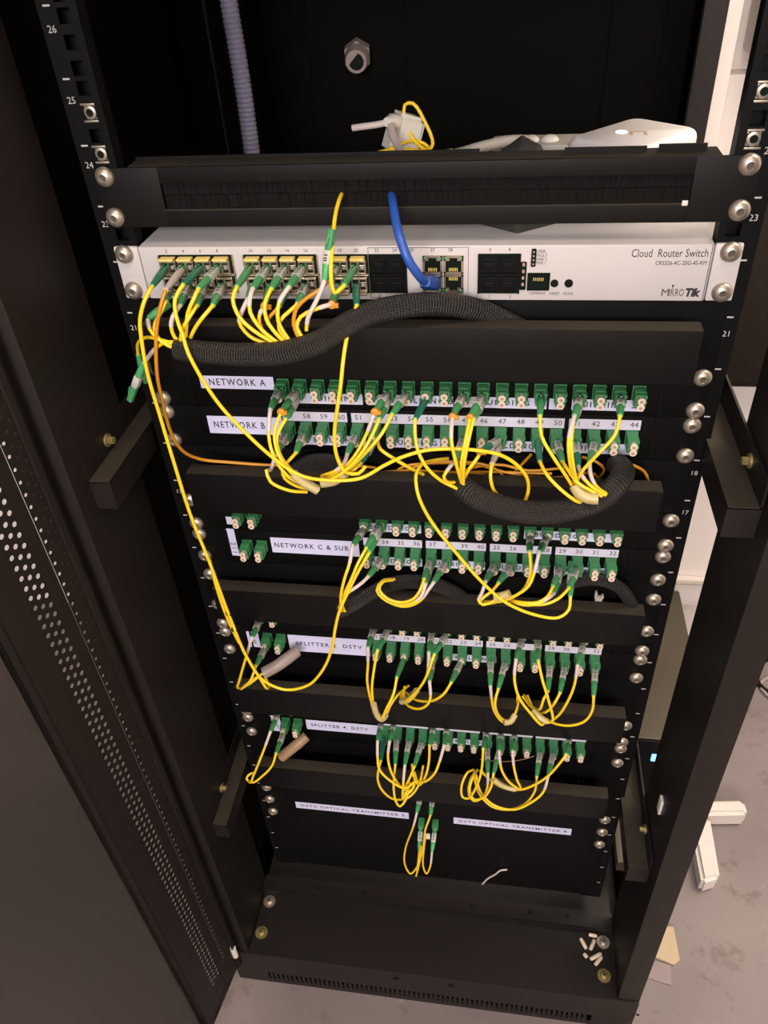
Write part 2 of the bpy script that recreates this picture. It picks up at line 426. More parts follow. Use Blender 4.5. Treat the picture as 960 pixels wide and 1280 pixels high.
# the cabinet's glass front door, swung open on the left
door = MB()
hx, hy = -306.0, -124.0                       # hinge edge
dd = (az(252, 1275, -1000)-Vector((hx, hy, -1000))); dd.z = 0; dd.normalize()
nn = Vector((-dd.y, dd.x, 0))                  # towards the cabinet opening side
if nn.x < 0: nn = -nn
DZ0, DZ1 = -1000, 325
def D(u, w, z): return Vector((hx, hy, z))+dd*u+nn*w
def dbox(m, u0, u1, w0, w1, z0, z1, mi=0):
    b = len(m.v)
    for u in (u0, u1):
        for w_ in (w0, w1):
            for z in (z0, z1): m.v.append(tuple(D(u, w_, z)))
    for q in ((0,1,3,2),(4,6,7,5),(0,4,5,1),(2,3,7,6),(0,2,6,4),(1,5,7,3)): m.face([b+i for i in q], mi)
def perforated(m, u0, u1, w0, z0, z1, pu, pz, r, cols):
    # sheet with staggered round holes; each cell a square with an octagonal hole
    uw = (u1-u0)/cols; nz = int((z1-z0)/pz)
    for c in range(cols):
        for k in range(nz):
            zc = z0+(k+.5)*pz+(pz/2 if c % 2 else 0); uc = u0+(c+.5)*uw
            b = len(m.v); hw, hz = uw/2, pz/2
            sq = [(hw, 0), (hw, hz), (0, hz), (-hw, hz), (-hw, 0), (-hw, -hz), (0, -hz), (hw, -hz)]
            for (a, e) in sq: m.v.append(tuple(D(uc+a, w0, zc+e)))
            for j in range(8):
                t = math.pi/4*j; m.v.append(tuple(D(uc+math.cos(t)*r, w0, zc+math.sin(t)*r)))
            for j in range(8): m.face([b+j, b+(j+1) % 8, b+8+(j+1) % 8, b+8+j], 0)
dobj = MB()
dbox(dobj, 0, 3, 0, 24, DZ0, DZ1)              # hinge edge return
dbox(dobj, 0, 9, 22, 24, DZ0, DZ1)
dbox(dobj, 29, 41, 18, 20, DZ0, DZ1)
dbox(dobj, 64, 96, 18, 20, DZ0, DZ1); dbox(dobj, 94, 97, 2, 20, DZ0, DZ1)
dbox(dobj, 0, 600, 0, 20, DZ0, DZ0+12); dbox(dobj, 0, 600, 0, 20, DZ1-60, DZ1)
dbox(dobj, 580, 600, 0, 20, DZ0, DZ1)
dbox(dobj, 9, 29, 20, 21, DZ0+12, DZ0+60); dbox(dobj, 41, 64, 18, 19, DZ0+12, DZ0+40)
perforated(dobj, 9, 29, 20.5, DZ0+60, DZ1-60, 7, 12, 1.6, 3)
perforated(dobj, 41, 64, 18.5, DZ0+40, DZ1-60, 7, 11, 2.35, 3)
droot = dobj.build('glass_door', M['column'], cab, smooth=False)
g = MB(); dbox(g, 97, 580, 8, 12, DZ0+12, DZ1-60); g.build('glass_pane', M['glass'], droot, smooth=False)
p = D(6, 22, -965); MB().cyl(p, p+Vector((0, 0, 26)), 4.5, n=16).build('hinge_pin', M['plug'], droot)
tag(droot, 'black door frame with perforated strips')
# hinge catch on the right column (white tab)
a_, b_ = at(823, 992, -30), at(821, 1012, -30)
m = MB().box(271.2, 272.9, -62, -50, -680, -640, c=.5)
p = at(822, 1003, -70)
m = MB().box(269.5, 272.8, p.y-5, p.y+5, p.z-17, p.z+8, c=.8)
m.build('latch_tab', M['plug'], cab)

# ------------------------------------------------------------------ screws and 1U parts
def screw_mesh():
    m = MB()
    m.rings([(0, 0, 0), (0, -1.0, 0), (0, -2.2, 0), (0, -3.4, 0), (0, -4.3, 0), (0, -4.9, 0), (0, -5.1, 0)], [7.4, 7.5, 7.1, 6.2, 5.0, 3.7, 2.9], 28, caps=False)
    m.rings([(0, -5.1, 0), (0, -4.7, 0), (0, -2.6, 0)], [2.9, 2.5, 2.2], 28, caps=False); m.cyl((0, -3.4, 0), (0, -3.3, 0), 2.4, n=12, mi=1)
    return m.build('screw', [M['steel'], M['socket']])
SCREW = screw_mesh(); used_screw = [False]
def screw(x, z, parent, y=-2.6):
    if not used_screw[0]:
        used_screw[0] = True; SCREW.location = Vector((x, y, z))*S; setpar(SCREW, parent); return SCREW
    return copy_to(SCREW, (x, y, z), parent)

# brush panel
bp = empty('brush_panel', (0, 0, 95), 'black brush-strip cable entry panel at the top of the rack above the white switch', 'panel')
m = MB()
z0, z1, wx0, wx1, wz0, wz1 = 73, 117.5, -190, 198, 87, 106
m.box(-241, wx0, -2.5, 0, z0, z1, c=.5).box(wx1, 241, -2.5, 0, z0, z1, c=.5).box(wx0, wx1, -2.5, 0, z0, wz0, c=.3).box(wx0, wx1, -2.5, 0, wz1, z1, c=.3)
m.box(-215, 215, -.5, 22, z1-2, z1, c=.5, mi=1).box(-215, 215, -.5, 22, z0, z0+2)
m.box(110, 166, 10, 12, z1-1, z1+4).box(174, 206, 10, 12, z1-1, z1+5).box(-215, 50, 20, 22, z1-1, z1+2)
m.box(wx0, wx1, -3.2, 1, wz0-1.2, wz0-.1, mi=1)  # bright ledge line, its light painted in by the lighter black
m.build('panel_frame', [M['black'], M['lit_top']], bp)
m = MB()
x = wx0+.5
while x < wx1-1:
    for (za, zb) in ((wz0-2, 96.3), (96.7, wz1+2)):
        j = random.uniform(-.5, .5); m.prism([(x, 1+j, za), (x+1.9, 1, za), (x+1.9+j*.5, 1.2, zb), (x+j, 1.2, zb)], (0, 1.6, 0))
    x += 2
m.build('brush_strip', M['brush'], bp, smooth=False)
MB().box(wx0, wx1, 3, 4, wz0-2, wz1+2).build('brush_backing', M['brush'], bp)
MB().box(193, 197, -3.4, -2.4, 85, 88.5, c=.3).build('white_speck', M['plug'], bp)
for x in (-232.5, 232.5):
    for z in (111.7, 81.3): screw(x, z, bp)

# the white switch
sw = empty('network_switch', (0, 100, 36), 'white rack-mounted router switch with sockets and dark print on its face', 'switch')
ZS0, ZS1 = 14.6, 58.2
m = MB().box(-220, 221, -4.5, 250, ZS0, ZS1, c=1.6)
G = []   # recess boxes cut visually by dark inset frames
CASE = m.build('case', M['switch'], sw)
for s in (-1, 1):
    a, b = (221.5, 241.2) if s > 0 else (-241.2, -220.5)
    MB().box(a, b, -4.2, -.1, ZS0, ZS1, c=1.8).build('mounting_ear', M['switch'], sw)
for x in (-232.5, 232.5):
    for z in (52.5, 22): screw(x, z, sw, -4.3)
FYS = -4.6
def S_(px, py, Y=FYS): q = at(px, py, Y); return q.x, q.z
# cage geometry taken on the face of the switch
GR = [(203, 291, 4), (308, 396, 4), (416, 460, 2)]
ZT = (S_(320, 334)[1], S_(320, 355)[1])     # centre heights of the two socket rows
ZT = (43.6, 28.6)
def sfp_bay(x0, x1, n, live):
    wd = (x1-x0)/n
    fr = MB(); fr.box(x0-1, x1+1, FYS-.6, FYS+.2, ZT[1]-8, ZT[0]+8.2)
    fr.box(x0-1.6, x0-.6, FYS-1.6, FYS, ZT[1]-8, ZT[0]+8.2, mi=1).box(x1+.6, x1+1.6, FYS-1.6, FYS, ZT[1]-8, ZT[0]+8.2, mi=1).box(x0-1.6, x1+1.6, FYS-1.8, FYS, -.9+(ZT[0]+ZT[1])/2, .9+(ZT[0]+ZT[1])/2, mi=1)
    fr.build('socket_cage', [M['hole'], M['cage'] if live else M['panel']], sw, smooth=False)
    xs = []
    for k in range(n):
        cx = x0+wd*(k+.5); xs.append(cx)
        for r, cz in enumerate(ZT):
            s = 1 if r == 0 else -1; h = wd/2-.9
            mm = MB()
            def hb(a0, a1, y0, y1, b0, b1, mi, c=0):
                zz = sorted((cz+s*b0, cz+s*b1)); mm.box(cx+a0, cx+a1, y0, y1, zz[0], zz[1], mi=mi, c=c)
            if live:
                hb(-h, h, FYS-5.5, FYS, 3.2, 5.2, 0, .3)         # top of module nose
                hb(-h, -h+1, FYS-5.5, FYS, -5, 3.2, 0); hb(h-1, h, FYS-5.5, FYS, -5, 3.2, 0); hb(-.7, .7, FYS-5.2, FYS, -5, 3.2, 0)
                hb(-h, h, FYS-5.5, FYS, -6, -4.6, 0, .3)
                hb(.9, h-1.1, FYS-4.8, FYS, -2.6, 1.4, 0, .3)
                hb(2.2, 3.8, FYS-5.1, FYS-4.7, -1.1, .3, 2, 0)
                hb(-h+1, -.8, FYS-2.2, FYS-1.6, -4.6, 3.2, 1)
                q = mm.build('transceiver', [M['cage'], M['hole'], M['inkw']], sw, smooth=False)
                l = MB(); zz = sorted((cz+s*5.4, cz+s*7.3)); l.box(cx-h+.3, cx+h-.8, FYS-8, FYS-1, zz[0], zz[1], c=.5)
                l.build('latch_bar', M['latch'] if r == 0 else M['cage'], q)
            else:
                hb(-h, h, FYS-2.4, FYS, -5.6, 5.6, 0, .4); hb(-h+1.6, h-1.6, FYS-3.6, FYS-2.3, -2.0, 2.2, 0, .5); hb(-1.4, 1.4, FYS-3.8, FYS-3.4, .2, 1.2, 1)
                mm.build('dust_plug', [M['panel'], M['black']], sw, smooth=False)
    return xs
SX = []
for (a, b, n) in GR:
    xa = S_(a, 333)[0]; xb = S_(b, 333)[0]
    SX.append(sfp_bay(xa, xb, n, True))
sfp_bay(S_(464, 333)[0], S_(506, 333)[0], 2, False)
sfp_bay(S_(600, 333)[0], S_(648, 333)[0], 2, False)
# four network sockets
xa, xb = S_(528, 333)[0], S_(580, 333)[0]; wd = (xb-xa)/2
for c in range(2):
    for r, cz in enumerate(ZT):
        cx = xa+wd*(c+.5); s = 1 if r == 0 else -1; m = MB(); h = wd/2-.4
        def hb(a0, a1, y0, y1, b0, b1, mi=0):
            zz = sorted((cz+s*b0, cz+s*b1)); m.box(cx+a0, cx+a1, y0, y1, zz[0], zz[1], mi=mi)
        hb(-h, h, FYS-1.4, FYS, 5.4, 7.2); hb(-h, h, FYS-1.4, FYS, -7.2, -5.6); hb(-h, -h+1.6, FYS-1.4, FYS, -7, 7); hb(h-1.6, h, FYS-1.4, FYS, -7, 7)
        hb(-h, -3, FYS-1.4, FYS, 3.2, 5.6); hb(3, h, FYS-1.4, FYS, 3.2, 5.6); hb(-h+1.5, h-1.5, FYS-.5, FYS, -5.6, 5.4, 1)
        hb(-h+.6, -h+2.6, FYS-1.8, FYS-1.3, 4.6, 6, 2); hb(h-2.6, h-.6, FYS-1.8, FYS-1.3, 4.6, 6, 2)
        for i in range(6): hb(-3.4+i*1.2, -2.9+i*1.2, FYS-.8, FYS-.45, -5.2, -2.6, 3)
        m.build('network_socket', [M['cage'], M['hole'], M['lgreen'], M['latch']], sw, smooth=False)
# console socket, status lamps, buttons
cx, cz = S_(673, 352); m = MB(); m.box(cx-8.5, cx+8.5, FYS-.6, FYS, cz-7, cz+7, c=.5); m.box(cx-6.6, cx+6.6, FYS-.9, FYS-.5, cz-5.6, cz+4, mi=1)
for i in range(6): m.box(cx-4+i*1.4, cx-3.5+i*1.4, FYS-1.1, FYS-.8, cz+1, cz+3.4, mi=2)
m.build('console_socket', [M['panel'], M['hole'], M['latch']], sw, smooth=False)
m = MB()
for (px, py, r) in ((693, 354, 3), (711, 354, 3.2)):
    x, z = S_(px, py); m.cyl((x, FYS, z), (x, FYS-.7, z), r, n=20)
m.build('button', M['hole'], sw)
x, z = S_(654, 343); m = MB().box(x-2.3, x+2.3, FYS-.4, FYS, z-12, z+10, c=1)
for i in range(4): m.box(x-.9, x+.9, FYS-.7, FYS-.3, z-9+i*5.2, z-6.6+i*5.2, mi=1)
m.build('status_lamps', [M['hole'], M['creamc']], sw)
x, z = S_(667, 322); m = MB().box(x-1.8, x+1.8, FYS-.4, FYS, z-6.8, z+6.8, c=.8)
for i in range(4): m.box(x-.7, x+.7, FYS-.6, FYS-.3, z-5.6+i*3.1, z-4.2+i*3.1, mi=1)
m.build('status_lamps', [M['hole'], M['cage']], sw)
# print on the face
T = []
def st(s, px, px2, py, size, **k):
    x, z = S_(px, py); x2 = S_(px2, py)[0]; T.append(text('t', s, (x, FYS-.05, z), size, M['ink'], None, ext=.05, fit=x2-x, **k))
st('Cloud  Router Switch', 789, 885, 317, 8.6)
st('CRS326-4C-20G-4S-RM', 819, 883, 329, 4.6)
st('M', 826, 835, 366, 8); st('IKRO', 836, 854, 366, 8); st('Tik', 856, 875, 366, 8.4, bold=.5, shear=.15)
for s_, py, px2 in (('USER', 314.5, 682), ('FAULT', 319.5, 684), ('PWR 2', 324.5, 683), ('PWR 1', 329, 681)): st(s_, 670, px2, py, 3.4)
st('CONSOLE', 662, 681, 366.5, 3.0); st('RESET', 687, 699, 367, 2.9); st('MODE', 704, 716, 367.2, 2.9)
for (n, px) in (('2', 212), ('4', 233), ('6', 254), ('8', 275), ('10', 316), ('12', 339), ('14', 361), ('16', 384), ('18', 426), ('20', 446), ('22', 472), ('24', 494), ('QS', 514), ('27', 541), ('28', 563), ('3', 612), ('4', 636)):
    x = S_(px, 333)[0]; T.append(text('t', n, (x, FYS-.05, 54.8), 3.6, M['ink'], None, ext=.05, align='CENTER'))
for (n, px) in (('21', 475), ('23', 498), ('26', 564), ('1', 612), ('2', 638)):
    x = S_(px, 365)[0]; T.append(text('t', n, (x, FYS-.05, 18), 3.6, M['ink'], None, ext=.05, align='CENTER'))
merge(CASE, T)
m = MB()
def lrect(pxa, pxb, za, zb):
    xa_, xb_ = S_(pxa, 333)[0], S_(pxb, 333)[0]
    for (a, b, c_, d_) in ((xa_, xb_, za, za+.35), (xa_, xb_, zb, zb+.35), (xa_, xa_+.35, za, zb), (xb_, xb_+.35, za, zb)): m.box(a, b, FYS-.1, FYS, c_, d_)
lrect(461, 585, 16.4, 56.6)
xx = S_(892, 333)[0]; m.box(219.3, 219.8, FYS-.1, FYS, ZS0, ZS1)
x, z = S_(841, 359); m.box(x-.3, x+.3, FYS-.15, FYS, z-1.2, z+.6); m.cyl((x, FYS, z+1.2), (x, FYS-.15, z+1.2), .8, n=10)
merge(CASE, [m.build('t', M['ink'], None, smooth=False)])

# ------------------------------------------------------------------ adapter panels
PITCH = 15.9
CX = [185-PITCH*(19-k) for k in range(20)]
LX = [-182.0, -166.2]
def adapter_mesh():
    m = MB()
    w, h = 4.7, 6.5
    m.box(-w, w, -12, -.2, -2*h+.6, -.2, c=.5)                       # body against the panel
    # front nose: four walls and a divider, so the two ports are real openings
    y0, y1 = -16.5, -11.5
    m.box(-w+.4, w-.4, y0, y1, -1.5, -.4, c=.2).box(-w+.4, w-.4, y0, y1, -2*h+.7, -2*h+1.8, c=.2).box(-w+.4, w-.4, y0, y1, -7.0, -6.1)
    m.box(-w+.4, -w+2.0, y0, y1, -2*h+1, -.8).box(w-2.0, w-.4, y0, y1, -2*h+1, -.8)
    m.box(-w+2, w-2, -12.3, -11.9, -2*h+1.8, -1.5, mi=1)
    m.box(w-.2, w+.9, -13.5, -8, -4.4, -3.2).box(w-.2, w+.9, -13.5, -8, -9.4, -8.2)    # side latch lugs
    m.box(-w-.6, w+.6, -2.2, -.2, -2*h+.2, .2, c=.3)                 # flange
    m.box(-w+1.2, w-1.2, -11, -4, -.35, .1, c=.1)
    return m.build('fibre_adapter', [M['green'], M['hole']])
AD = adapter_mesh(); COL.objects.unlink(AD)
def cap_mesh():
    m = MB()
    m.rings([(0, 1.5, 0), (0, -4.4, 0), (0, -5.6, 0), (0, -6.2, 0)], [2.3, 2.9, 3.25, 2.9], 18)
    m.rings([(0, -6.22, 0), (0, -6.35, 0)], [1.5, 1.3], 14, mi=1)
    m.box(-1.4, 1.4, -1, 3.5, -1.4, 1.4)
    return m.build('dust_cap', [M['cream'], M['creamc']])
CAP = cap_mesh(); COL.objects.unlink(CAP)
PORT = (-3.8, -9.6)
def add_panel(name, z0, z1, screws, label, zt, cols, used=()):
    p = empty(name, (0, 0, (z0+z1)/2), label, 'patch panel', 'fibre patch panels')
    m = MB().box(-241, 241, -2.2, 0, z0+.25, z1-.25, c=.5)
    for x in (-203, 203): m.box(x-1, x+1, -3.2, -2, z0+.6, z1-.6)
    m.build('face_plate', M['panel'], p)
    for z in screws:
        for x in (-232.5, 232.5): screw(x, z, p)
    Y = -2.4
    for k, x in cols:
        a = AD.copy(); COL.objects.link(a); a.location = Vector((x, Y, zt))*S; setpar(a, p)
        for pi in (0, 1):
            if (k, pi) in used or (k, 'x') in used: continue
            c = CAP.copy(); COL.objects.link(c); c.location = Vector((x, Y-14.5, zt+PORT[pi]))*S; setpar(c, a)
    return p
def strip(p, x0, x1, zc, h, name='label_strip', m='paper', body=None, size=7, tx=None, sx=1, y=-2.3, spacing=1.0, rot=0, bold=0, label=None, fit=None):
    o = MB().box(x0, x1, y-.25, y, zc-h/2, zc+h/2).build(name, M[m], p, smooth=False)
    if label: o['label'] = label
    if body:
        t = text('print', body, (tx if tx is not None else x0+3, y-.3, zc), size, M['ink'], o, ext=.05, sx=sx, spacing=spacing, bold=bold, rot=rot, fit=fit)
    return o
def numbers(p, nums, k0, zt):
    xa, xb = CX[k0]-5.6, CX[k0+len(nums)-1]+6.4
    o = MB().box(xa, xb, -2.6, -2.3, zt+.6, zt+10.4).build('number_strip', M['paperw'], p, smooth=False)
    ts = [text('t', str(n), (CX[k0+i]+1, -2.7, zt+5.8), 7, M['ink'], None, ext=.05, align='CENTER', spacing=1.05) for i, n in enumerate(nums)]
    merge(o, ts)
full = list(enumerate(CX)); right = [(k, CX[k]) for k in range(4, 20)]+[(20, LX[0]), (21, LX[1])]

# ports taken by cords: filled in from the cord table below
CORDS = []
def cord(row, k, port, boot, pts, lab=1, tail=0, m='yellow', g=None, tie=0, dy=0, end=None, lbl=''):
    CORDS.append(dict(row=row, k=k, port=port, boot=boot, pts=pts, lab=lab, tail=tail, m=m, g=g, tie=tie, dy=dy, end=end, lbl=lbl))
# row, column, port(0 upper 1 lower), boot end pixel, path pixels (x,y[,depth])
HB = 'ends in the pale bundle below the leftmost adapters'
cord('A', 0, 0, (338,512), [(336,545),(343,572),(362,597),(388,609,-74)], tail=1, lbl=HB)
cord('A', 1, 0, (352,514), [(343,542),(350,572),(372,598),(399,613,-76)], tie=1, lbl=HB)
cord('A', 1, 1, (357,524), [(346,548),(353,574),(376,597),(398,609,-72)], lbl=HB)
cord('A', 6, 0, (469,514), [(457,545),(441,573),(420,592),(404,600,-74)], tail=1, tie=1, lbl='curving left to the bundle')
cord('A', 6, 1, (474,524), [(462,550),(445,575),(425,593),(402,603,-78)], lbl='curving left to the bundle')
cord('A', 7, 0, (490,518), [(478,541),(455,568),(430,590),(402,598,-70)], lbl='curving left to the bundle')
cord('A', 8, 1, (519,524), [(519,545),(523,565),(534,585),(552,601),(572,611,-72)], lab=0, g='dgreen', lbl='swinging right into the black braided sleeve')
cord('A', 10, 0, (566,520), [(564,548),(569,575),(577,603,-72)], tail=1, tie=1, lbl='dropping into the black braided sleeve end')
cord('A', 11, 0, (588,521), [(582,550),(577,577),(577,604,-70)], tie=1, lbl='dropping into the black braided sleeve end')
cord('A', 11, 1, (592,524), [(585,553),(580,580),(579,605,-74)], lbl='dropping into the black braided sleeve end')
cord('A', 14, 0, (675,520), [(677,545),(692,572),(707,594),(718,612,-74)], lab=0, lbl='slanting right to the tied bundle')
cord('A', 16, 0, (718,520), [(711,548),(712,575),(720,608,-72)], tail=1, lbl='falling straight to the tied bundle')
cord('A', 16, 1, (717,528), [(714,552),(716,578),(723,612,-76)], lbl='falling straight to the tied bundle')
cord('A', 18, 0, (775,520), [(769,543),(745,570),(727,590),(720,606,-70)], lbl='sweeping left to the tied bundle')
cord('B', 0, 0, (344,570), [(338,588),(333,588),(338,602),(361,613),(384,615,-74)], tail=1, lbl='looping under the adapters')
cord('B', 1, 0, (370,566), [(360,577),(353,586),(356,598),(372,608),(384,611,-70)], lbl='looping under the adapters')
cord('B', 4, 0, (434,568), [(430,579),(420,588),(402,595,-70)], tail=1, lbl='curving left to the bundle')
cord('B', 5, 1, (451,579), [(444,586),(426,596),(409,601,-74)], g='dgreen', lbl='curving left to the bundle')
cord('B', 10, 0, (569,577), [(563,583),(555,595),(558,602),(572,603,-66)], tail=1, lbl='hooking back to the braided sleeve')
cord('B', 12, 0, (601,564), [(597,572),(588,584),(580,598,-70)], tie=1, g='dgreen', lbl='slanting left to the braided sleeve')
cord('B', 12, 1, (615,580), [(613,594),(616,610),(624,621,-60)], lab=2, g='whitej', lbl='white boot, dropping in front of the duct cover')
cord('B', 14, 0, (675,577), [(684,594),(700,611),(718,625),(732,630,-78)], lab=0, g='dgreen', lbl='running right along the hose')
cord('B', 15, 0, (703,577), [(711,589),(723,604),(740,614),(752,620,-80)], lbl='running right along the hose')
cord('B', 16, 0, (723,583), [(727,594),(737,606),(757,619,-78)], tail=1, g='dgreen', lbl='running right along the hose')
cord('B', 17, 0, (737,578), [(738,592),(743,605),(751,613),(760,618,-76)], tail=1, lbl='ending at the hose')
cord('C1', 4, 1, (441,682), [(437,704),(431,722),(426,745),(427,764,-72)], tail=1, lbl='falling to the hose below')
cord('C1', 5, 0, (458,685), [(448,703),(439,724),(429,745),(424,760,-70)], lbl='falling to the hose below')
cord('C2', 5, 0, (460,721), [(453,728),(445,734),(434,742),(428,757),(431,764,-68)], tail=1, lbl='bending left to the bundle')
cord('C2', 8, 0, (530,724), [(525,738),(516,749),(501,753),(484,748),(474,737),(478,728),(491,725,-44)], lbl='forming an outer hook to the left')
cord('C2', 8, 1, (532,730), [(526,746),(515,754),(500,756),(483,751),(471,738),(478,726),(493,724,-40)], tail=1, lbl='forming an outer hook to the left')
cord('C2', 9, 0, (542,728), [(535,738),(525,751),(508,758),(489,754),(473,740),(475,729),(488,725,-36)], tail=1, lbl='forming an outer hook to the left')
cord('C1', 14, 1, (662,690), [(663,717),(656,735),(642,746),(625,752),(605,752,-62)], lbl='sweeping left in a wide curve')
cord('C1', 15, 1, (674,690), [(668,715),(661,732),(647,743),(630,750),(608,755,-66)], tail=1, lbl='sweeping left in a wide curve')
cord('C2', 12, 0, (607,727), [(602,742),(598,750),(604,756),(619,750),(634,742,-66)], tail=1, lbl='ending in a small loop')
cord('C2', 13, 0, (623,729), [(616,738),(603,748),(600,754),(612,754),(632,745,-64)], lbl='ending in a small loop')
cord('C2', 16, 0, (691,733), [(684,746),(672,753),(652,753),(636,749,-64)], lbl='lying left along the duct cover')
cord('C2', 16, 1, (692,742), [(685,748),(671,755),(654,756),(638,751,-68)], tail=1, lbl='lying left along the duct cover')
cord('C2', 17, 0, (711,735), [(701,746),(686,754),(668,756),(646,753,-70)], lbl='lying left along the duct cover')
# splitter 2
cord('D1', 4, 1, (460,810), [(460,830),(459,850),(463,873),(471,897),(477,900),(483,893),(492,875),(509,858,-26)], tail=1, lbl='long V-shaped dip to the next row')
cord('D1', 5, 1, (472,813), [(467,840),(465,863),(470,893),(479,899),(488,882),(497,869),(511,857,-22)], lbl='long V-shaped dip to the next row')
cord('D2', 6, 1, (496,847), [(492,867),(483,886),(477,898),(473,893,-70)], lab=0, lbl='joining the V-shaped dip on the left')
cord('D1', 8, 1, (536,816), [(534,842),(523,862),(509,877),(501,872),(504,862,-30)], tail=1, lbl='curving left to a small knot')
cord('D1', 9, 1, (543,818), [(534,843),(525,859),(511,873),(503,877),(506,858,-28)], lbl='curving left to a small knot')
cord('D2', 8, 1, (537,852), [(538,872),(533,882),(521,886),(508,880),(505,866,-30)], tail=1, lbl='dipping in a round loop')
cord('D2', 10, 1, (564,853), [(555,867),(540,876),(521,875),(508,866,-30)], lbl='reaching left to the knot')
cord('D2', 12, 0, (613,858), [(615,876),(618,889),(628,902),(637,902),(645,891),(647,869,-24)], tail=1, lbl='left half of a U-shaped dip')
cord('D2', 13, 0, (623,861), [(619,876),(621,890),(630,900),(640,899),(646,886),(649,870,-22)], lbl='left half of a U-shaped dip')
cord('D1', 14, 1, (645,825), [(643,848),(648,870),(661,889),(678,906),(681,901,-70)], tail=1, lbl='slanting down to the right')
cord('D1', 15, 1, (673,826), [(678,850),(685,873),(690,902),(680,903,-72)], lbl='crossing in front of the others')
cord('D2', 16, 0, (685,864), [(680,873),(674,887),(664,882),(657,870,-30)], lbl='short loop into the duct')
cord('D2', 17, 0, (700,866), [(693,879),(684,889),(673,891),(661,879),(655,869,-28)], lbl='short loop into the duct')
cord('D1', 18, 1, (722,832), [(718,856),(710,876),(697,895),(684,901),(668,888),(659,869,-28)], tail=1, lbl='medium loop into the duct')
cord('D2', 19, 0, (742,870), [(740,889),(730,902),(710,907),(690,903),(670,890),(653,870,-26)], lbl='widest loop into the duct')
# splitter 4
cord('E1', 4, 1, (472,927), [(472,948),(474,961),(488,976),(507,985),(517,978,-66)], tail=1, lbl='swinging right into the tangle')
cord('E2', 4, 0, (476,951), [(472,973),(478,988),(493,999),(510,997),(523,982),(529,957,-40)], lab=0, g='dgreen', lbl='making the widest loop of the tangle')
cord('E1', 5, 1, (487,927), [(485,948),(490,967),(503,985),(514,988),(519,972,-60)], tail=1, lbl='swinging right into the tangle')
cord('E2', 5, 0, (494,956), [(492,983),(495,1002),(500,1008),(507,1000),(513,978,-60)], lbl='hanging lowest of the tangle')
cord('E2', 6, 0, (506,957), [(504,980),(504,998),(510,985,-66)], tail=1, lbl='falling straight through the tangle')
cord('E2', 7, 0, (518,958), [(511,975),(504,990),(510,992),(517,984),(520,970,-56)], lbl='curling inside the tangle')
cord('E1', 8, 1, (537,932), [(536,953),(531,972),(523,981),(517,970),(515,955,-50)], lbl='dropping into the right of the tangle')
cord('E1', 9, 1, (555,932), [(550,950),(543,967),(531,977),(522,976),(518,965,-54)], tail=1, lbl='sweeping left to the tangle')
cord('E1', 12, 1, (604,936), [(602,962),(596,982),(585,998),(578,996),(577,982),(584,966),(592,962,-40)], lbl='outer oval loop')
cord('E2', 12, 0, (610,967), [(609,985),(604,996),(592,1001),(586,993),(588,975),(594,964,-38)], tail=1, lbl='inner oval loop')
cord('E2', 13, 0, (617,967), [(614,983),(604,997),(592,999),(587,988),(591,972),(597,962,-36)], lbl='inner oval loop')
cord('E1', 13, 1, (624,939), [(627,962),(636,977),(648,987),(632,985),(613,975),(602,963,-40)], tail=1, lbl='meeting a point then turning left')
cord('E1', 14, 1, (641,939), [(642,956),(646,974),(650,986),(635,983),(616,972,-50)], tail=1, lbl='meeting a point then turning left')
cord('E2', 16, 0, (671,971), [(668,990),(656,1005),(636,1012),(615,1008),(599,992),(592,968,-44)], lbl='long low sweep to the left')
cord('E2', 17, 0, (685,971), [(679,990),(664,1003),(641,1012),(617,1006),(601,990),(595,968,-42)], tail=1, lbl='long low sweep to the left')
cord('E1', 18, 1, (708,943), [(702,951),(686,969),(668,981),(650,987),(630,985),(612,974),(600,963,-40)], lbl='drawn left across the other cords')
# small pairs on the left
cord('D1', 20, 1, (315,797), [(308,820),(300,848),(298,860),(310,856),(328,842,-34)], tail=1, lbl='hooked round to the grey sleeve')
cord('D2', 20, 1, (320,832), [(314,849),(302,861),(304,858),(330,840,-30)], lbl='hooked round to the grey sleeve')
cord('E1', 20, 1, (338,915), [(328,942),(317,969),(313,978),(309,975,-70)], tail=1, lbl='ending in a small curl')
cord('E2', 20, 1, (345,942), [(340,957),(328,970),(315,978),(308,973),(313,967),(319,966,-60)], lbl='ending in a small curl')
ZR = {'A': -59.2, 'B': -103.3, 'C1': -205.2, 'C2': -249.6, 'D1': -346.6, 'D2': -391.0, 'E1': -504.2, 'E2': -548.8}
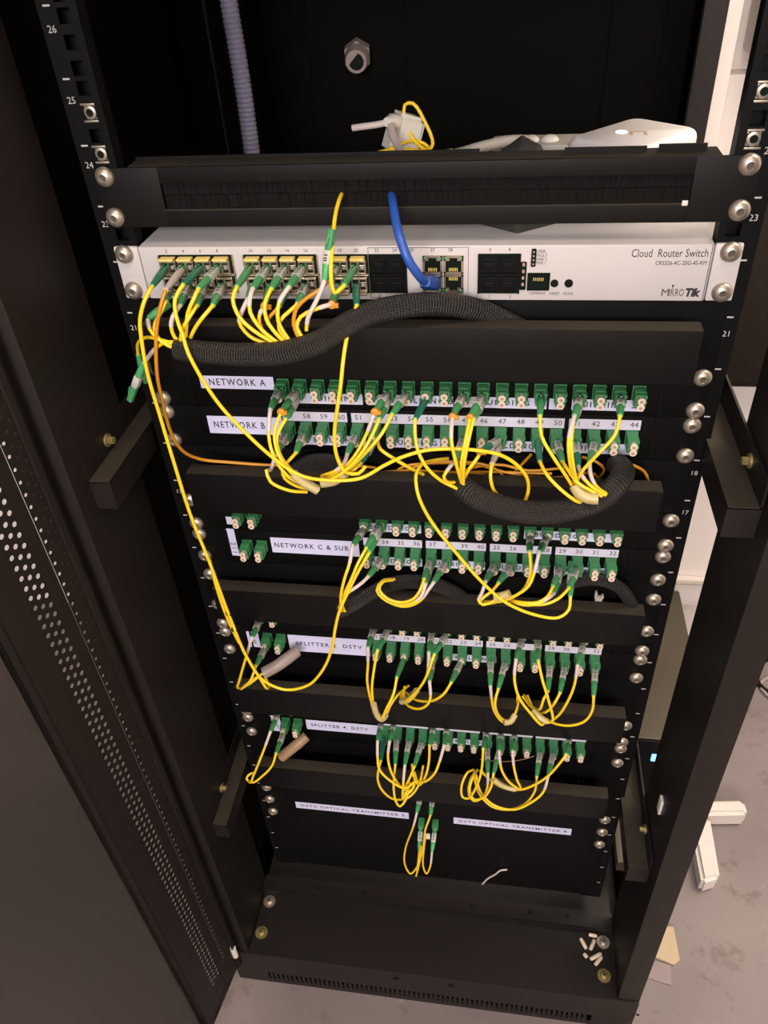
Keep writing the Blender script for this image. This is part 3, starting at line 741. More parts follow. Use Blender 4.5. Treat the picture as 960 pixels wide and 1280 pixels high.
# long cords that come from the switch also end in adapters
used = {r: set() for r in ZR}
for c in CORDS: used[c['row']].add((c['k'], c['port']))
used['C1'].add((5, 1)); used['C2'].add((17, 1))
COLX = dict(full); COLX[20], COLX[21] = LX
def colset(r): return full if r in 'AB' else right
PB = {'A': (1, 2), 'B': (2, 3), 'C1': (4.33, 5.33), 'C2': (5.33, 6.33), 'D1': (7.67, 8.67), 'D2': (8.67, 9.67), 'E1': (11.33, 12.33), 'E2': (12.33, 13.33)}
PS = {'A': (1.14, 1.83), 'B': (2.155, 2.852), 'C1': (4.48, 5.163), 'C2': (5.486, 6.17), 'D1': (7.82, 8.51), 'D2': (8.83, 9.507), 'E1': (11.44, 12.16), 'E2': (12.454, 13.125)}
PLAB = {'A': 'black patch panel labelled NETWORK A, topmost row of green adapters', 'B': 'black patch panel labelled NETWORK B with number strips 57 to 44',
        'C1': 'black patch panel mostly hidden just above the NETWORK C row', 'C2': 'black patch panel labelled NETWORK C & SUB with number strips 34 to 32',
        'D1': 'black patch panel mostly hidden just above the SPLITTER 2 row', 'D2': 'black patch panel labelled SPLITTER 2 DSTV with number strips 17 to 32',
        'E1': 'black patch panel mostly hidden just above the SPLITTER 4 row', 'E2': 'black patch panel labelled SPLITTER 4 DSTV, lowest row of green adapters'}
PAN = {}
for r in ZR:
    PAN[r] = add_panel('patch_panel', -PB[r][1]*U, -PB[r][0]*U, [-q*U for q in PS[r]], PLAB[r], ZR[r], colset(r), used[r])
def X_(px, py): return at(px, py, -2.3).x
# label strips
def low(r, k0, k1, body, pad0=5, pad1=6): strip(PAN[r], CX[k0]-pad0, CX[k1]+pad1, ZR[r]-19.6, 10.5, body=body, size=7.2, spacing=1.35, tx=None, bold=.15)
low('A', 1, 4, '   BUILDING 2'); low('A', 6, 9, '  BUILDING 3'); low('A', 11, 14, 'BUILDING 4'); low('A', 16, 19, 'BUILDING 5')
strip(PAN['A'], CX[5]-5, CX[5]+10, ZR['A']-19.6, 10.5); strip(PAN['A'], CX[10]-5, CX[10]+10, ZR['A']-19.6, 10.5); strip(PAN['A'], CX[15]-8, CX[15]+4, ZR['A']-19.6, 10.5)
low('B', 1, 4, '  BUILDING'); low('B', 6, 9, 'BUILDING'); low('B', 11, 14, '  BUILDING 11'); low('B', 16, 19, 'BUILDING 10')
low('C1', 4, 7, ' BUILDING'); low('C1', 14, 19, '  BUILDING 4'); low('C2', 4, 7, ' BUILDING'); low('C2', 8, 11, 'BUILDING'); low('C2', 12, 15, ' BUILDING'); low('C2', 16, 19, 'BUILDING 7')
low('D2', 9, 12, '   BUILDING'); low('E2', 9, 12, '   BUILDING')
numbers(PAN['B'], [57, 58, 59, 60], 0, ZR['B']); numbers(PAN['B'], [51, 52, 53, 54, 55, 56, 45, 46, 47, 48, 49, 50], 4, ZR['B']); numbers(PAN['B'], [41, 42, 43, 44], 16, ZR['B'])
for r, ns in (('C2', (33, 37, 25, 29)), ('D2', (17, 21, 25, 29))):
    for i, n in enumerate(ns): numbers(PAN[r], [n, n+1, n+2, n+3], 4+4*i, ZR[r])
for i in range(4): MB().box(CX[4+4*i]-5.6, CX[7+4*i]+6.4, -2.6, -2.3, ZR['E2']+.6, ZR['E2']+9).build('number_strip', M['paperw'], PAN['E2'], smooth=False)
def biglab(r, a, b, body, size, tw, tx=5, **k):
    sx = 1
    A_, B_ = at(*a, -2.4), at(*b, -2.4)           # lower-left and upper-right corners
    strip(PAN[r], A_.x, B_.x, (A_.z+B_.z)/2, B_.z-A_.z, 'name_label', 'paper', body, size, A_.x+tx, sx, y=-2.4, spacing=1.25, bold=.12, fit=tw, **k)
biglab('A', (252, 485), (341, 471), 'NETWORK A', 9.5, 52, 8)
biglab('B', (263, 541), (352, 522), 'NETWORK B', 9.5, 49, 5)
biglab('C2', (341, 690), (448, 677), 'NETWORK C & SUB', 8.6, 78, 3)
biglab('D2', (363, 813), (461, 800), 'SPLITTER 2  DSTV', 8.4, 78, 8)
biglab('E2', (384, 911), (473, 907), 'SPLITTER 4. DSTV', 8, 74, 6)
# small upright labels by the left pairs
def small(r, a, b, body, rot=math.pi/2):
    A_, B_ = at(*a, -2.4), at(*b, -2.4)
    strip(PAN[r], A_.x, B_.x, (A_.z+B_.z)/2, B_.z-A_.z, 'tag_label', 'paper', body, 7.5, (A_.x+B_.x)/2, 1, y=-2.4, rot=rot)
small('C1', (284, 655), (290, 646), None)
small('C2', (290, 694), (292, 661), '2 1 1')
small('D2', (312, 808), (322, 790), 'SP')
small('E2', (341, 913), (349, 895), 'SP')

# ------------------------------------------------------------------ cable ducts (managers)
def duct(zc, hw, z0, z1, label, screws=(), Yf=-40):
    d = empty('cable_duct', (0, 0, zc), label, 'cable duct', 'horizontal cable ducts')
    m = MB().box(-241, 241, -2, 0, z0+.3, z1-.3, c=.4)
    m.box(-hw+4, hw-4, Yf+15, -2, zc-21, zc-19.5)
    n = 20
    for i in range(n+1):
        x = -hw+10+(2*hw-20)*i/n
        m.box(x-1.5, x+1.5, Yf+16, -2, zc-19.5, zc-2)
    m.build('duct_body', M['panel'], d)
    c = MB(); t = 1.6; za, zb = zc-22.2, zc+22.2
    c.box(-hw, hw, Yf, Yf+t, za, zb, c=.7).box(-hw, hw, Yf+.5, Yf+16.5, zb-t, zb+.02, c=.5, mi=1).box(-hw, hw, Yf+.5, Yf+16.5, za, za+t, c=.5)  # upper flange takes the lighter black, ceiling light painted in
    c.build('duct_cover', [M['black2'], M['lit_top']], d)
    for z in screws:
        for x in (-232.5, 232.5): screw(x, z, d)
    return d
duct(-15, 217, -U, 13.5, 'black cable duct cover directly under the white switch')
duct(-162, 212, -4.33*U, -3*U, 'black cable duct under the NETWORK B row, orange fibres lying behind it')
duct(-320, 221, -7.67*U, -6.33*U, 'black cable duct between the NETWORK C and SPLITTER 2 rows', (-6.78*U,), -31)
duct(-471, 222, -11.33*U, -9.67*U, 'black cable duct between the SPLITTER 2 and SPLITTER 4 rows')
duct(-629, 222, -15*U, -13.33*U, 'lowest black cable duct, just above the optical transmitter panel')
o = MB()
p = at(748, 746, -12)
o.box(p.x-3, p.x+4, p.y-2, p.y+2, p.z-9, p.z+1, c=.8).box(p.x-4, p.x-1.5, p.y-2, p.y+2, p.z-1, p.z+7, c=.6).box(p.x+2.5, p.x+5, p.y-2, p.y+2, p.z-1, p.z+3, c=.6)
tag(o.build('plastic_clip', M['greycord']), 'small grey forked plastic clip at the right end of the duct under NETWORK C', 'clip')

# transmitter panel
tx = empty('optical_transmitter', (0, 0, -800), 'black optical transmitter chassis with two white name labels, at the bottom of the rack', 'transmitter')
MB().box(-241, 241, -2.2, 0, -20.8*U, -15.02*U, c=.5).box(-206, 206, -5, -2, -20.66*U, -15.9*U, c=1).build('chassis_face', M['panel'], tx)
for q in (16.05, 16.742, 17.468):
    for x in (-232.5, 232.5): screw(x, -q*U, tx)
for (a, b, body) in (((371, 1011), (511, 1020), 'DSTV OPTICAL TRANSMITTER 3'), ((567, 1029), (715, 1035), 'DSTV OPTICAL TRANSMITTER 4')):
    A_, B_ = at(*a, -5.1), at(*b, -5.1); zc = -16.85*U
    o = MB().box(A_.x, B_.x, -5.4, -5.05, zc-8.3, zc+7.2).build('name_label', M['paper'], tx, smooth=False)
    text('print', body, (A_.x+7, -5.5, zc-.5), 7.4, M['ink'], o, ext=.05, fit=B_.x-A_.x-14, spacing=1.25, bold=.08)
for (px, py) in ((445, 1028), (505, 1036), (552, 1043), (612, 1046), (667, 1052), (372, 962)):
    q = at(px, py, -5.2)
    MB().prism([(q.x-5, -5.0, q.z+4), (q.x-3.5, -5.0, q.z+4), (q.x+5, -5.0, q.z-4), (q.x+3.5, -5.0, q.z-4)], (0, -.4, 0)).build('vent_slot', M['hole'], tx, smooth=False)
# ------------------------------------------------------------------ patch cords
def basis(p0, p1):
    t = (p1-p0).normalized(); up = Vector((0, 0, 1)); n = (up-t*up.dot(t)).normalized(); return t, n
def connector(root, P0, P1, lab=1, g='lgreen', tie=0, loose=False):
    """plug body, printed sleeve and boot along the line P0-P1; lab 0 none, 1 printed sleeve, 2 plain white boot"""
    t, n = basis(P0, P1); L = (P1-P0).length
    f = lambda d: P0+t*d
    gm = M[g]; bodym = M['green'] if g in ('lgreen', 'whitej') else M[g]
    a = L*(.36 if loose else .12)
    m = MB().rings([f(-3), f(-2.5), f(a+L*.06)], [1, 1, 1], 12, sq=(2.7, 2.6), up=n)
    m.rings([f(1)+n*2.6, f(L*.12)+n*3.6, f(L*.24)+n*4.2], [.9, .9, .8], 6)      # latch lever
    m.build('plug_body', bodym, root)
    if lab == 1:
        b = L*(.66 if loose else .55)
        m = MB().rings([f(a), f(a+.6), f(b-.6), f(b)], [.93, 1, 1, .93], 12, sq=(3.3, 3.1), up=n)
        bx = t.cross(n)
        for k, dd_ in enumerate((.35, .58, .74)):
            q = f(a+(b-a)*dd_)+n*3.14; 
            m.prism([q-bx*1.5-t*.45, q+bx*1.5-t*.45, q+bx*1.5+t*.45, q-bx*1.5+t*.45], n*.12, 1)
        m.build('printed_sleeve', [M['sleeve'], M['ink']], root)
    elif lab == 2:
        b = a
    else: b = a+L*.04
    m = MB().rings([f(b-1), f(b), f(b+(L-b)*.45), f(b+(L-b)*.8), f(L)], [2.9, 3.2, 3.0, 2.4, 2.1], 14)
    m.build('boot', gm, root)
    if tie:
        q = f(L+1); m = MB().rings([q-t*1.8, q-t*1.5, q+t*1.5, q+t*1.8], [2.6, 3.2, 3.2, 2.6], 12).box(q.x+1, q.x+5, q.y-1.5, q.y+1.5, q.z-2.5, q.z+1, c=.5)
        m.build('marker_tie', M['orange'], root)
def jacket(root, pts, m='yellow', r=1.5, tail=0, P1=None, name='jacket', uvs=False):
    sp = spline(pts, 4.0)
    if tail:
        L = 0; i = 0
        while i < len(sp)-2 and L < tail: L += (sp[i+1]-sp[i]).length; i += 1
        MB().rings(sp[:i+1], r*1.18, 10).build('white_shrink_sleeve', M['whitej'], root)
    return MB().rings(sp, r, 10).build(name, M[m], root)
def row_path(c, P1):
    pts = [P1-(P1-c['P0']).normalized()*3, P1]; n = len(c['pts']); base = P1.y
    endY = c['pts'][-1][2] if len(c['pts'][-1]) > 2 else -66
    for i, q in enumerate(c['pts']):
        t = (i+1)/n
        bulge = -12*math.sin(math.pi*min(t*1.0, 1))*1.0
        Y = (base*(1-t**1.5)+endY*t**1.5)+bulge+c['dy'] if i < n-1 else endY
        if len(q) > 2: Y = q[2]
        pts.append(at(q[0], q[1], Y))
    return pts
ORD = ['leftmost', 'second', 'third', 'fourth', 'fifth', 'sixth', 'seventh', 'eighth', 'ninth', 'tenth', 'eleventh', 'twelfth', 'thirteenth', 'fourteenth', 'fifteenth', 'sixteenth', 'seventeenth', 'eighteenth', 'nineteenth', 'last']
ROWN = {'A': 'NETWORK A row', 'B': 'NETWORK B row', 'C1': 'half-hidden row above NETWORK C', 'C2': 'NETWORK C row', 'D1': 'hidden row above SPLITTER 2', 'D2': 'SPLITTER 2 row', 'E1': 'hidden row above SPLITTER 4', 'E2': 'SPLITTER 4 row'}
def where(r, k, port):
    if k >= 20: a = 'left end pair'
    elif r in 'AB': a = ORD[k]+' adapter'
    else: a = ORD[k-4]+' main adapter' if k < 19 else 'last main adapter'
    return a
for i, c in enumerate(CORDS):
    c['P0'] = Vector((COLX[c['k']], -16.5, ZR[c['row']]+PORT[c['port']]))
    P1 = at(*c['boot'], -60 - (3 if c['port'] else 0)); c['dy'] = ((i*37) % 7-3)*1.1
    port = 'upper' if c['port'] == 0 else 'lower'
    lb = f"yellow fibre cord, {where(c['row'], c['k'], 0)} of {ROWN[c['row']]}, {port} port, {c['lbl']}"
    ws = lb.split()
    if len(ws) > 16: lb = f"yellow fibre cord, {where(c['row'], c['k'], 0)} of {ROWN[c['row']]}, {port} port"
    root = empty('fibre_patch_cable', c['P0'], lb, 'cable', 'yellow patch cords')
    connector(root, c['P0'], P1, c['lab'], c['g'] or 'lgreen', c['tie'])
    pts = row_path(c, P1)
    jacket(root, pts, c['m'] if c['m'] != 'yellow' else ('yellow' if c['row'] in ('A', 'B', 'C1', 'C2') or i % 3 else 'orange') if False else c['m'], 1.45, tail=(19 if c['tail'] else 0))

# cords plugged in the switch
def sp_(g, k, r):  # port position on the switch
    x = SX[g][k]-3.1; return Vector((x, FYS-5.0, ZT[r]-1.0))
def swcord(g, k, r, boot, pts, label, lab=0, gcol='lgreen', tail=0, m='yellow', tie=0, rad=1.55, bootY=-55, name='fibre_patch_cable', last=None):
    P0 = sp_(g, k, r); P1 = at(*boot, bootY)
    root = empty(name, P0, label, 'cable', 'yellow patch cords')
    connector(root, P0, P1, lab, gcol, tie)
    pp = [P1-(P1-P0).normalized()*3, P1]+[at(*q) if len(q) == 3 else at(q[0], q[1], -62) for q in pts]
    jacket(root, pp, m, rad, tail)
    return root, pp
sn = ('first', 'second', 'third', 'fourth')
# long run down the left side and back up to row C
r_, pp = swcord(0, 0, 0, (190, 358), [(181,375,-64),(175,400,-68),(177,425,-70),(184,465,-72),(200,520,-72),(215,570,-74),(238,643,-76),(262,703,-76),(288,773,-76),(309,822,-76),(330,851,-76),(357,862,-76),(384,857,-76),(403,838,-78),(415,810,-80),(419,786,-80),(424,765,-80),(435,740,-76),(448,714,-70),(462,690,-63)],
       'longest yellow fibre cord, from first switch socket down the left side', gcol='dgreen')
p1 = at(462, 690, -63); p0 = Vector((CX[5], -16.5, ZR['C1']+PORT[1])); connector(r_, p0, p1)
r_, pp = swcord(0, 1, 0, (207, 363), [(201,382,-60),(196,410,-62),(195,436,-64),(197,474,-62),(203,501,-60),(214,541,-52),(229,564,-42),(251,574,-30),(289,578,-24),(352,582,-18),(420,580,-14),(470,585,-12)],
       'amber fibre cord with white boot running down the left and behind the NETWORK B duct', lab=2, gcol='whitej', m='orange')
r_, pp = swcord(0, 2, 0, (229, 356), [(219,373,-60),(220,394,-64),(228,418,-72),(236,443,-80),(270,500,-82),(307,541,-82),(345,575,-82),(375,594,-82),(405,600,-84),(450,598,-82),(480,582,-78),(501,572,-76),(532,563,-74),(563,561,-72),(597,563,-70),(626,569,-66),(647,582,-62),(659,598,-60),(660,616,-58),(655,629,-62)],
       'long yellow fibre cord slanting from third upper switch socket across to the braided hose', gcol='dgreen')
swcord(0, 3, 0, (248, 361), [(242,374,-60),(235,391,-62),(232,421,-62)], 'yellow fibre cord in fourth upper switch socket of the left block, with printed sleeve', lab=1)
swcord(0, 0, 1, (207, 377), [(200,392,-60),(193,410,-60),(200,425,-60),(222,432,-64)], 'yellow fibre cord in first lower switch socket, bending into hose end', lab=1)
swcord(0, 1, 1, (225, 382), [(216,396,-60),(214,408,-62),(218,421,-62),(227,429,-62)], 'yellow fibre cord with white sleeve in second lower switch socket of the left block', lab=1, tail=18)
swcord(0, 2, 1, (246, 382), [(237,396,-62),(228,412,-64),(226,426,-64)], 'yellow fibre cord in third lower switch socket of the left block', lab=1)
swcord(0, 3, 1, (266, 382), [(254,396,-62),(244,410,-62),(238,422,-62)], 'yellow fibre cord in fourth lower switch socket of the left block', lab=1)
HX = -68
swcord(1, 0, 0, (296, 359), [(291,374,-62),(299,396,-66),(318,414,-68),(343,429,HX)], 'yellow fibre cord in first upper socket of the middle switch block')
swcord(1, 1, 0, (316, 361), [(312,374,-62),(313,391,-66),(328,413,-68),(348,429,HX)], 'yellow fibre cord with white sleeve in second upper socket of the middle switch block', lab=1, tail=16)
swcord(1, 2, 0, (339, 361), [(331,380,-62),(333,399,-66),(345,417,-68),(357,429,HX)], 'yellow fibre cord in third upper socket of the middle switch block', lab=1)
swcord(1, 3, 0, (361, 359), [(349,378,-62),(348,402,-66),(363,428,HX)], 'yellow fibre cord with white sleeve in fourth upper socket of the middle switch block', lab=1, tail=16)
swcord(1, 0, 1, (310, 374), [(303,388,-58),(299,402,-62),(312,420,-64),(337,431,-66)], 'yellow fibre cord with white sleeve in first lower socket of the middle switch block', tail=20)
swcord(1, 1, 1, (331, 382), [(325,392,-58),(324,403,-62),(333,420,-64),(345,428,-66)], 'yellow fibre cord with orange tie in second lower socket of the middle switch block', tail=10, tie=1)
swcord(1, 2, 1, (349, 383), [(342,391,-58),(335,399,-60),(335,406,-62)], 'amber fibre cord in third lower socket of the middle switch block', m='orange')
swcord(1, 3, 1, (372, 380), [(362,389,-58),(350,401,-62),(349,412,-64),(359,427,-66)], 'yellow fibre cord in fourth lower socket of the middle switch block', lab=1)
r_, pp = swcord(2, 1, 0, (430, 357), [(425,362,-58),(418,366,-60),(414,350,-60),(414,325,-56),(416,300,-44),(419,270,-26),(424,250,-10),(427,243,1)], 'yellow fibre cord looping from right switch socket up through the brush panel', lab=0)
swcord(2, 0, 1, (415, 380), [(405,383,-60),(393,387,-62),(376,396,-64),(371,409,-66),(380,425,HX)], 'yellow fibre cord with orange tie in lower left socket of the small switch block', lab=1, tail=12, tie=1)
swcord(2, 0, 0, (409, 352), [(400,362,-60),(384,372,-62),(371,385,-64),(367,405,-66),(375,426,HX)], 'amber fibre cord in upper left socket of the small switch block', m='orange', lab=1)
r_, pp = swcord(2, 1, 1, (446, 382), [(440,400,-62),(434,420,-66),(429,450,-76),(426,480,-82),(421,515,-84),(418,543,-84),(421,570,-84),(432,590,-82),(448,592,-78),(457,583,-72)], 'thin yellow fibre cord falling from the last lower switch socket past NETWORK A and B', gcol='dgreen')

def free_cord(label, pts, m='yellow', r=1.5, name='fibre_patch_cable', cat='cable', conn=None, tail=0, group='yellow patch cords'):
    P = [at(*q) for q in pts]
    root = empty(name, P[0], label, cat, group)
    jacket(root, P, m, r, tail)
    if conn:
        for (a, b, lab, gc) in conn: connector(root, at(*a), at(*b), lab, gc, loose=True)
    return root
# loose unplugged connectors
free_cord('loose green plug with printed sleeve dangling left of the rack beside the bracket', [(180,454,-58),(194,436,-60),(207,428,-62),(225,428,-64)], conn=[((164,497,-52),(179,455,-58),1,'lgreen')], tail=16)
free_cord('loose green plug hanging behind the printed one at the left post', [(173,443,-30),(172,432,-36),(179,423,-50),(190,422,-58),(205,426,-62),(222,431,-64)], conn=[((182,474,-18),(173,443,-30),0,'lgreen')])
free_cord('loose green plug just below the left end of the white switch', [(185,399,-52),(187,411,-58),(195,421,-62),(210,432,-64),(222,436,-64)], conn=[((208,382,-40),(185,398,-52),0,'lgreen')], tail=8)
free_cord('white-tailed fibre cord with green plug pointing up in front of the white switch', [(406,350,-58),(400,366,-62),(393,381,-64),(385,397,-66),(383,413,-66)], conn=[((414,292,-46),(406,350,-58),1,'lgreen')], tail=34)
# the second strand strapped along the long left run
r = free_cord('second yellow strand strapped to the long left run and hooked below SPLITTER 2', [(262,700,-70),(271,735,-70),(284,772,-70),(305,815,-70),(325,848,-70),(333,860,-70),(336,858,-60),(330,843,-40)])
for (px, py) in ((287, 765), (294, 785), (301, 806)):
    q = at(px, py, -73); q2 = at(px+3, py+8, -73); t = (q2-q).normalized()
    MB().rings([q, q+t*1.6], [4.3, 4.3], 14).build('strap', M['brush'], r)
free_cord('yellow fibre cord hanging in a long slant from the NETWORK B duct to NETWORK C', [(560,573,-20),(540,576,-36),(526,582,-56),(520,594,-66),(522,616,-76),(531,638,-78),(545,660,-78),(571,692,-78),(602,727,-78),(632,753,-78),(667,768,-78),(698,772,-76),(711,762,-72),(713,745,-63)],
          conn=[((713.5, 706, -18), (713, 745, -63), 1, 'lgreen')])
free_cord('yellow fibre strand crossing from below adapter 52 down to the right', [(472,552,-50),(476,562,-62),(492,573,-66),(509,583,-64),(529,593,-50)])
# amber fibres lying in the duct behind the cover
for i, pts in enumerate(([(490,594),(505,583),(540,579),(590,580),(640,592),(690,597),(735,591)], [(500,596),(522,582),(565,577),(610,582),(628,594),(612,600),(585,592)],
                         [(560,598),(590,585),(625,581),(660,588),(705,585)], [(636,598),(650,583),(664,568)], [(540,597),(575,590),(620,598),(632,606),(604,612)],
                         [(728,571),(745,577),(755,586),(748,597),(742,592)], [(775,576),(795,583),(806,590),(811,602)], [(480,590),(510,588),(560,590),(620,590),(690,592)])):
    P = [(a, b, -15-3*math.sin(j*1.9+i)-(i % 3)) for j, (a, b) in enumerate(pts)]
    lb = ['longest amber fibre lying along the duct behind the NETWORK B cover', 'amber fibre curled in a narrow loop behind the NETWORK B duct cover', 'amber fibre rising to the right behind the NETWORK B duct cover',
          'short straight amber fibre leaning up under adapter 48', 'amber fibre bent over the duct edge under adapter 46', 'amber fibre curl below the right hose end', 'amber fibre end drooping at the right end of the NETWORK B duct', 'straight amber fibre low in the NETWORK B duct'][i]
    free_cord(lb, P, m='orange', r=1.25, name='amber_fibre', group='amber fibres in the duct')
free_cord('thin brown fibre arching behind the right half of the SPLITTER 4 row', [(600,949,-8),(625,952,-8),(650,950,-8),(668,945,-8)], m='browntube', r=.8, name='amber_fibre', group='amber fibres in the duct')
# transmitter cords
def txc(label, port, boot, pts, lab=1, tail=0):
    P0 = at(*port, -20); P1 = at(*boot, -44)
    root = empty('fibre_patch_cable', P0, label, 'cable', 'yellow patch cords')
    connector(root, P0, P1, lab)
    if True:
        b = Vector((P0.x, -5, P0.z)); MB().box(P0.x-4.3, P0.x+4.3, -18, -5.2, P0.z-4, P0.z+4, c=.5).build('socket_adapter', M['green'], tx)
    jacket(root, [P1-(P1-P0).normalized()*3, P1]+[at(q[0], q[1], -52) for q in pts], 'yellow', 1.3, tail)
txc('yellow fibre cord with white sleeve, left of the upper pair between the transmitter labels', (526, 994), (521, 1016), [(517,1032),(507,1060),(506,1080),(513,1092),(521,1084),(526,1058)], tail=20)
txc('yellow fibre cord, right of the upper pair between the transmitter labels', (541, 997), (538, 1019), [(532,1036),(529,1057),(523,1084),(520,1095)])
txc('yellow fibre cord in lower right socket between the transmitter labels, ending in a narrow loop', (543.5, 1038), (540, 1065), [(538,1082),(533,1092),(529,1083),(530,1060),(532,1045)], tail=20)
txc('yellow fibre cord in lower left socket between the transmitter labels', (526, 1036), (524, 1064), [(523,1074),(521,1088)])
q = at(534, 1045, -50); tag(MB().box(q.x-3, q.x+4, q.y-2, q.y+2, q.z-5, q.z+4, c=1).build('cable_clip', M['plug']), 'small cream clip between the cords hanging at the transmitter', 'clip')

# pale wrap sleeves around cord bundles
def sleeve(label, pts, r, m='clear', name='cable_sleeve'):
    o = MB().rings(spline([at(*q) for q in pts], 3), r, 12).build(name, M[m]); return tag(o, label, 'cable sleeve')
sleeve('pale wrap sleeve below NETWORK B at its left end', [(366,592,-80),(380,603,-80),(398,613,-80)], 4.2)
sleeve('pale wrap sleeve right of the left one, pointing up right', [(402,604,-78),(418,601,-78),(432,591,-78)], 4.0)
sleeve('pale wrap sleeve resting on the right of the large braided hose', [(719,607,-76),(724,616,-80),(735,622,-83),(748,623,-84)], 5.0)
sleeve('pale wrap sleeve gathering cords under adapter 25', [(618,747,-74),(628,745,-74),(637,742,-74)], 4.0)
sleeve('pale wrap sleeve at the bottom of the V-shaped dip under SPLITTER 2', [(467,880,-74),(471,893,-74),(477,899,-74),(482,894,-74)], 3.4)
sleeve('pale wrap sleeve on the knot under adapter 19', [(502,877,-50),(510,875,-56),(521,863,-60)], 3.4)
sleeve('pale wrap sleeve at the bottom of the U-shaped dip under adapter 26', [(630,903,-78),(638,902,-76),(644,893,-70)], 3.2)
sleeve('pale wrap sleeve among cords under adapters 28 and 29', [(666,888,-66),(675,897,-72),(684,902,-74)], 3.4)
sleeve('pale wrap sleeve among cords at the right of SPLITTER 4', [(617,974,-66),(630,983,-68),(645,987,-70)], 3.0)
sleeve('thick grey sleeve holding fibres below the SPLITTER 2 left pair', [(330,841,-42),(345,833,-36),(358,824,-28),(371,814,-16)], 7, 'greytube', 'grey_sleeve')
sleeve('thick tan sleeve below the SPLITTER 4 left pair', [(352,946,-30),(362,938,-26),(373,929,-20),(383,920,-12)], 7, 'browntube', 'tan_sleeve')
# braided hoses
def hose(label, pts, r, m='hose'):
    root = MB().rings(spline([at(*q) for q in pts], 4), r, 24, uv=True).build('braided_hose', M[m]); 
    return tag(root, label, 'hose', 'black braided cable hoses')
hose('black braided hose running from under the switch\'s left end up to its middle', [(222,436,-62),(250,440,-66),(300,443,-70),(350,441,-72),(395,429,-70),(430,408,-62),(465,391,-52),(510,382,-42),(550,380,-32),(590,386,-22),(620,397,-14),(650,412,-11)], 8.8)
hose('thick black braided hose sagging in front of the duct under NETWORK B', [(574,604,-62),(590,618,-72),(625,633,-78),(670,641,-80),(715,636,-78),(750,624,-72),(771,606,-64),(779,591,-46),(772,581,-24)], 9.6)
hose('black braided hose end lying behind the cord bundle under adapter 58', [(366,592,-22),(385,580,-20),(410,578,-16),(440,588,-14)], 8.5)
hose('black braided hose rising from the duct left of the hooked cords, under NETWORK C', [(424,764,-56),(445,753,-50),(470,738,-36),(500,728,-24),(540,730,-20),(575,745,-14),(590,762,-12)], 7.5)
hose('faint black braided hose arching at the right end of the duct under NETWORK C', [(690,744,-14),(715,728,-14),(748,724,-16),(775,735,-16),(790,756,-14)], 6.5)
# blue network cable
bl = empty('blue_network_cable', at(490, 247, 2), 'blue network cable from the brush panel to the lower left network socket', 'cable')
jacket(bl, [at(489,243,6), at(491,252,-12), at(494,272,-30), at(500,298,-44), at(511,326,-50), at(524,345,-44), at(530,352,-34)], 'blue', 3.3)
q0 = Vector((xa+wd*.5, FYS-1, ZT[1])); q1 = at(531, 352, -32)
t, n = basis(q0, q1)
MB().rings([q0, q0+(q1-q0)*.45], [1, 1], 12, sq=(6, 5.2), up=n).rings([q0+(q1-q0)*.4, q0+(q1-q0)*.7, q1], [1, .9, .62], 12, sq=(6.4, 5.6), up=n).build('plug_boot', M['blue'], bl)
# white thread on the transmitter
tag(MB().rings(spline([at(603,1105,-7.5), at(610,1098,-8), at(619,1093,-8), at(626,1088,-8), at(634,1087,-7)], 2), 1.3, 8).build('white_tie_scrap', M['whitej']), 'scrap of white tie stuck low on the transmitter face', 'scrap')

# ------------------------------------------------------------------ things lying on top of the switch
ST = ZS1
# white box
D_, C_ = Vector((164, 59, 0)), Vector((225.6, 124.7, 0)); e1 = (C_-D_).normalized(); e2 = Vector((-e1.y, e1.x, 0)); L1, L2, H = 92, 70, 47
rt = empty('white_router', (D_+e1*L1/2+e2*L2/2+Vector((0, 0, ST))), 'white rounded router box on top of the switch, far right', 'router')
def rrect(L, W, r, z, n=6):
    out = []
    for (sx_, sy_, a0) in ((1, 1, 0), (-1, 1, 90), (-1, -1, 180), (1, -1, 270)):
        for k in range(n+1):
            a = math.radians(a0+90*k/n); out.append(Vector((sx_*(L/2-r)+r*math.cos(a), sy_*(W/2-r)+r*math.sin(a), z)))
    return out
cen = D_+e1*L1/2+e2*L2/2; m = MB(); prof = [(3, 0), (0, 4), (0, H-6), (.8, H-3.2), (2.4, H-1.2), (5, H)]
for (ins, z) in prof:
    for v in rrect(L1-2*ins, L2-2*ins, 14-ins, ST+z): m.v.append(tuple(cen+e1*v.x+e2*v.y+Vector((0, 0, v.z))))
nr_ = 28
for k in range(len(prof)-1):
    for a in range(nr_): m.face([k*nr_+a, k*nr_+(a+1) % nr_, (k+1)*nr_+(a+1) % nr_, (k+1)*nr_+a])
m.face(list(range(nr_))[::-1]); m.face([(len(prof)-1)*nr_+a for a in range(nr_)])
m.build('shell', M['router'], rt)
q = az(777, 165, ST+H); MB().rings([q, q+Vector((0, 0, .5))], [5, 4.4], 16).build('status_light', M['ledw'], rt)
q = az(799, 167, ST+H); m = MB()
m.box(q.x-7, q.x-5, q.y-4, q.y+5, q.z, q.z+.4).box(q.x+4, q.x+6, q.y-5, q.y+5, q.z, q.z+.4).box(q.x-6, q.x+5, q.y+4, q.y+6, q.z, q.z+.4); m.build('emblem', M['creamc'], rt)
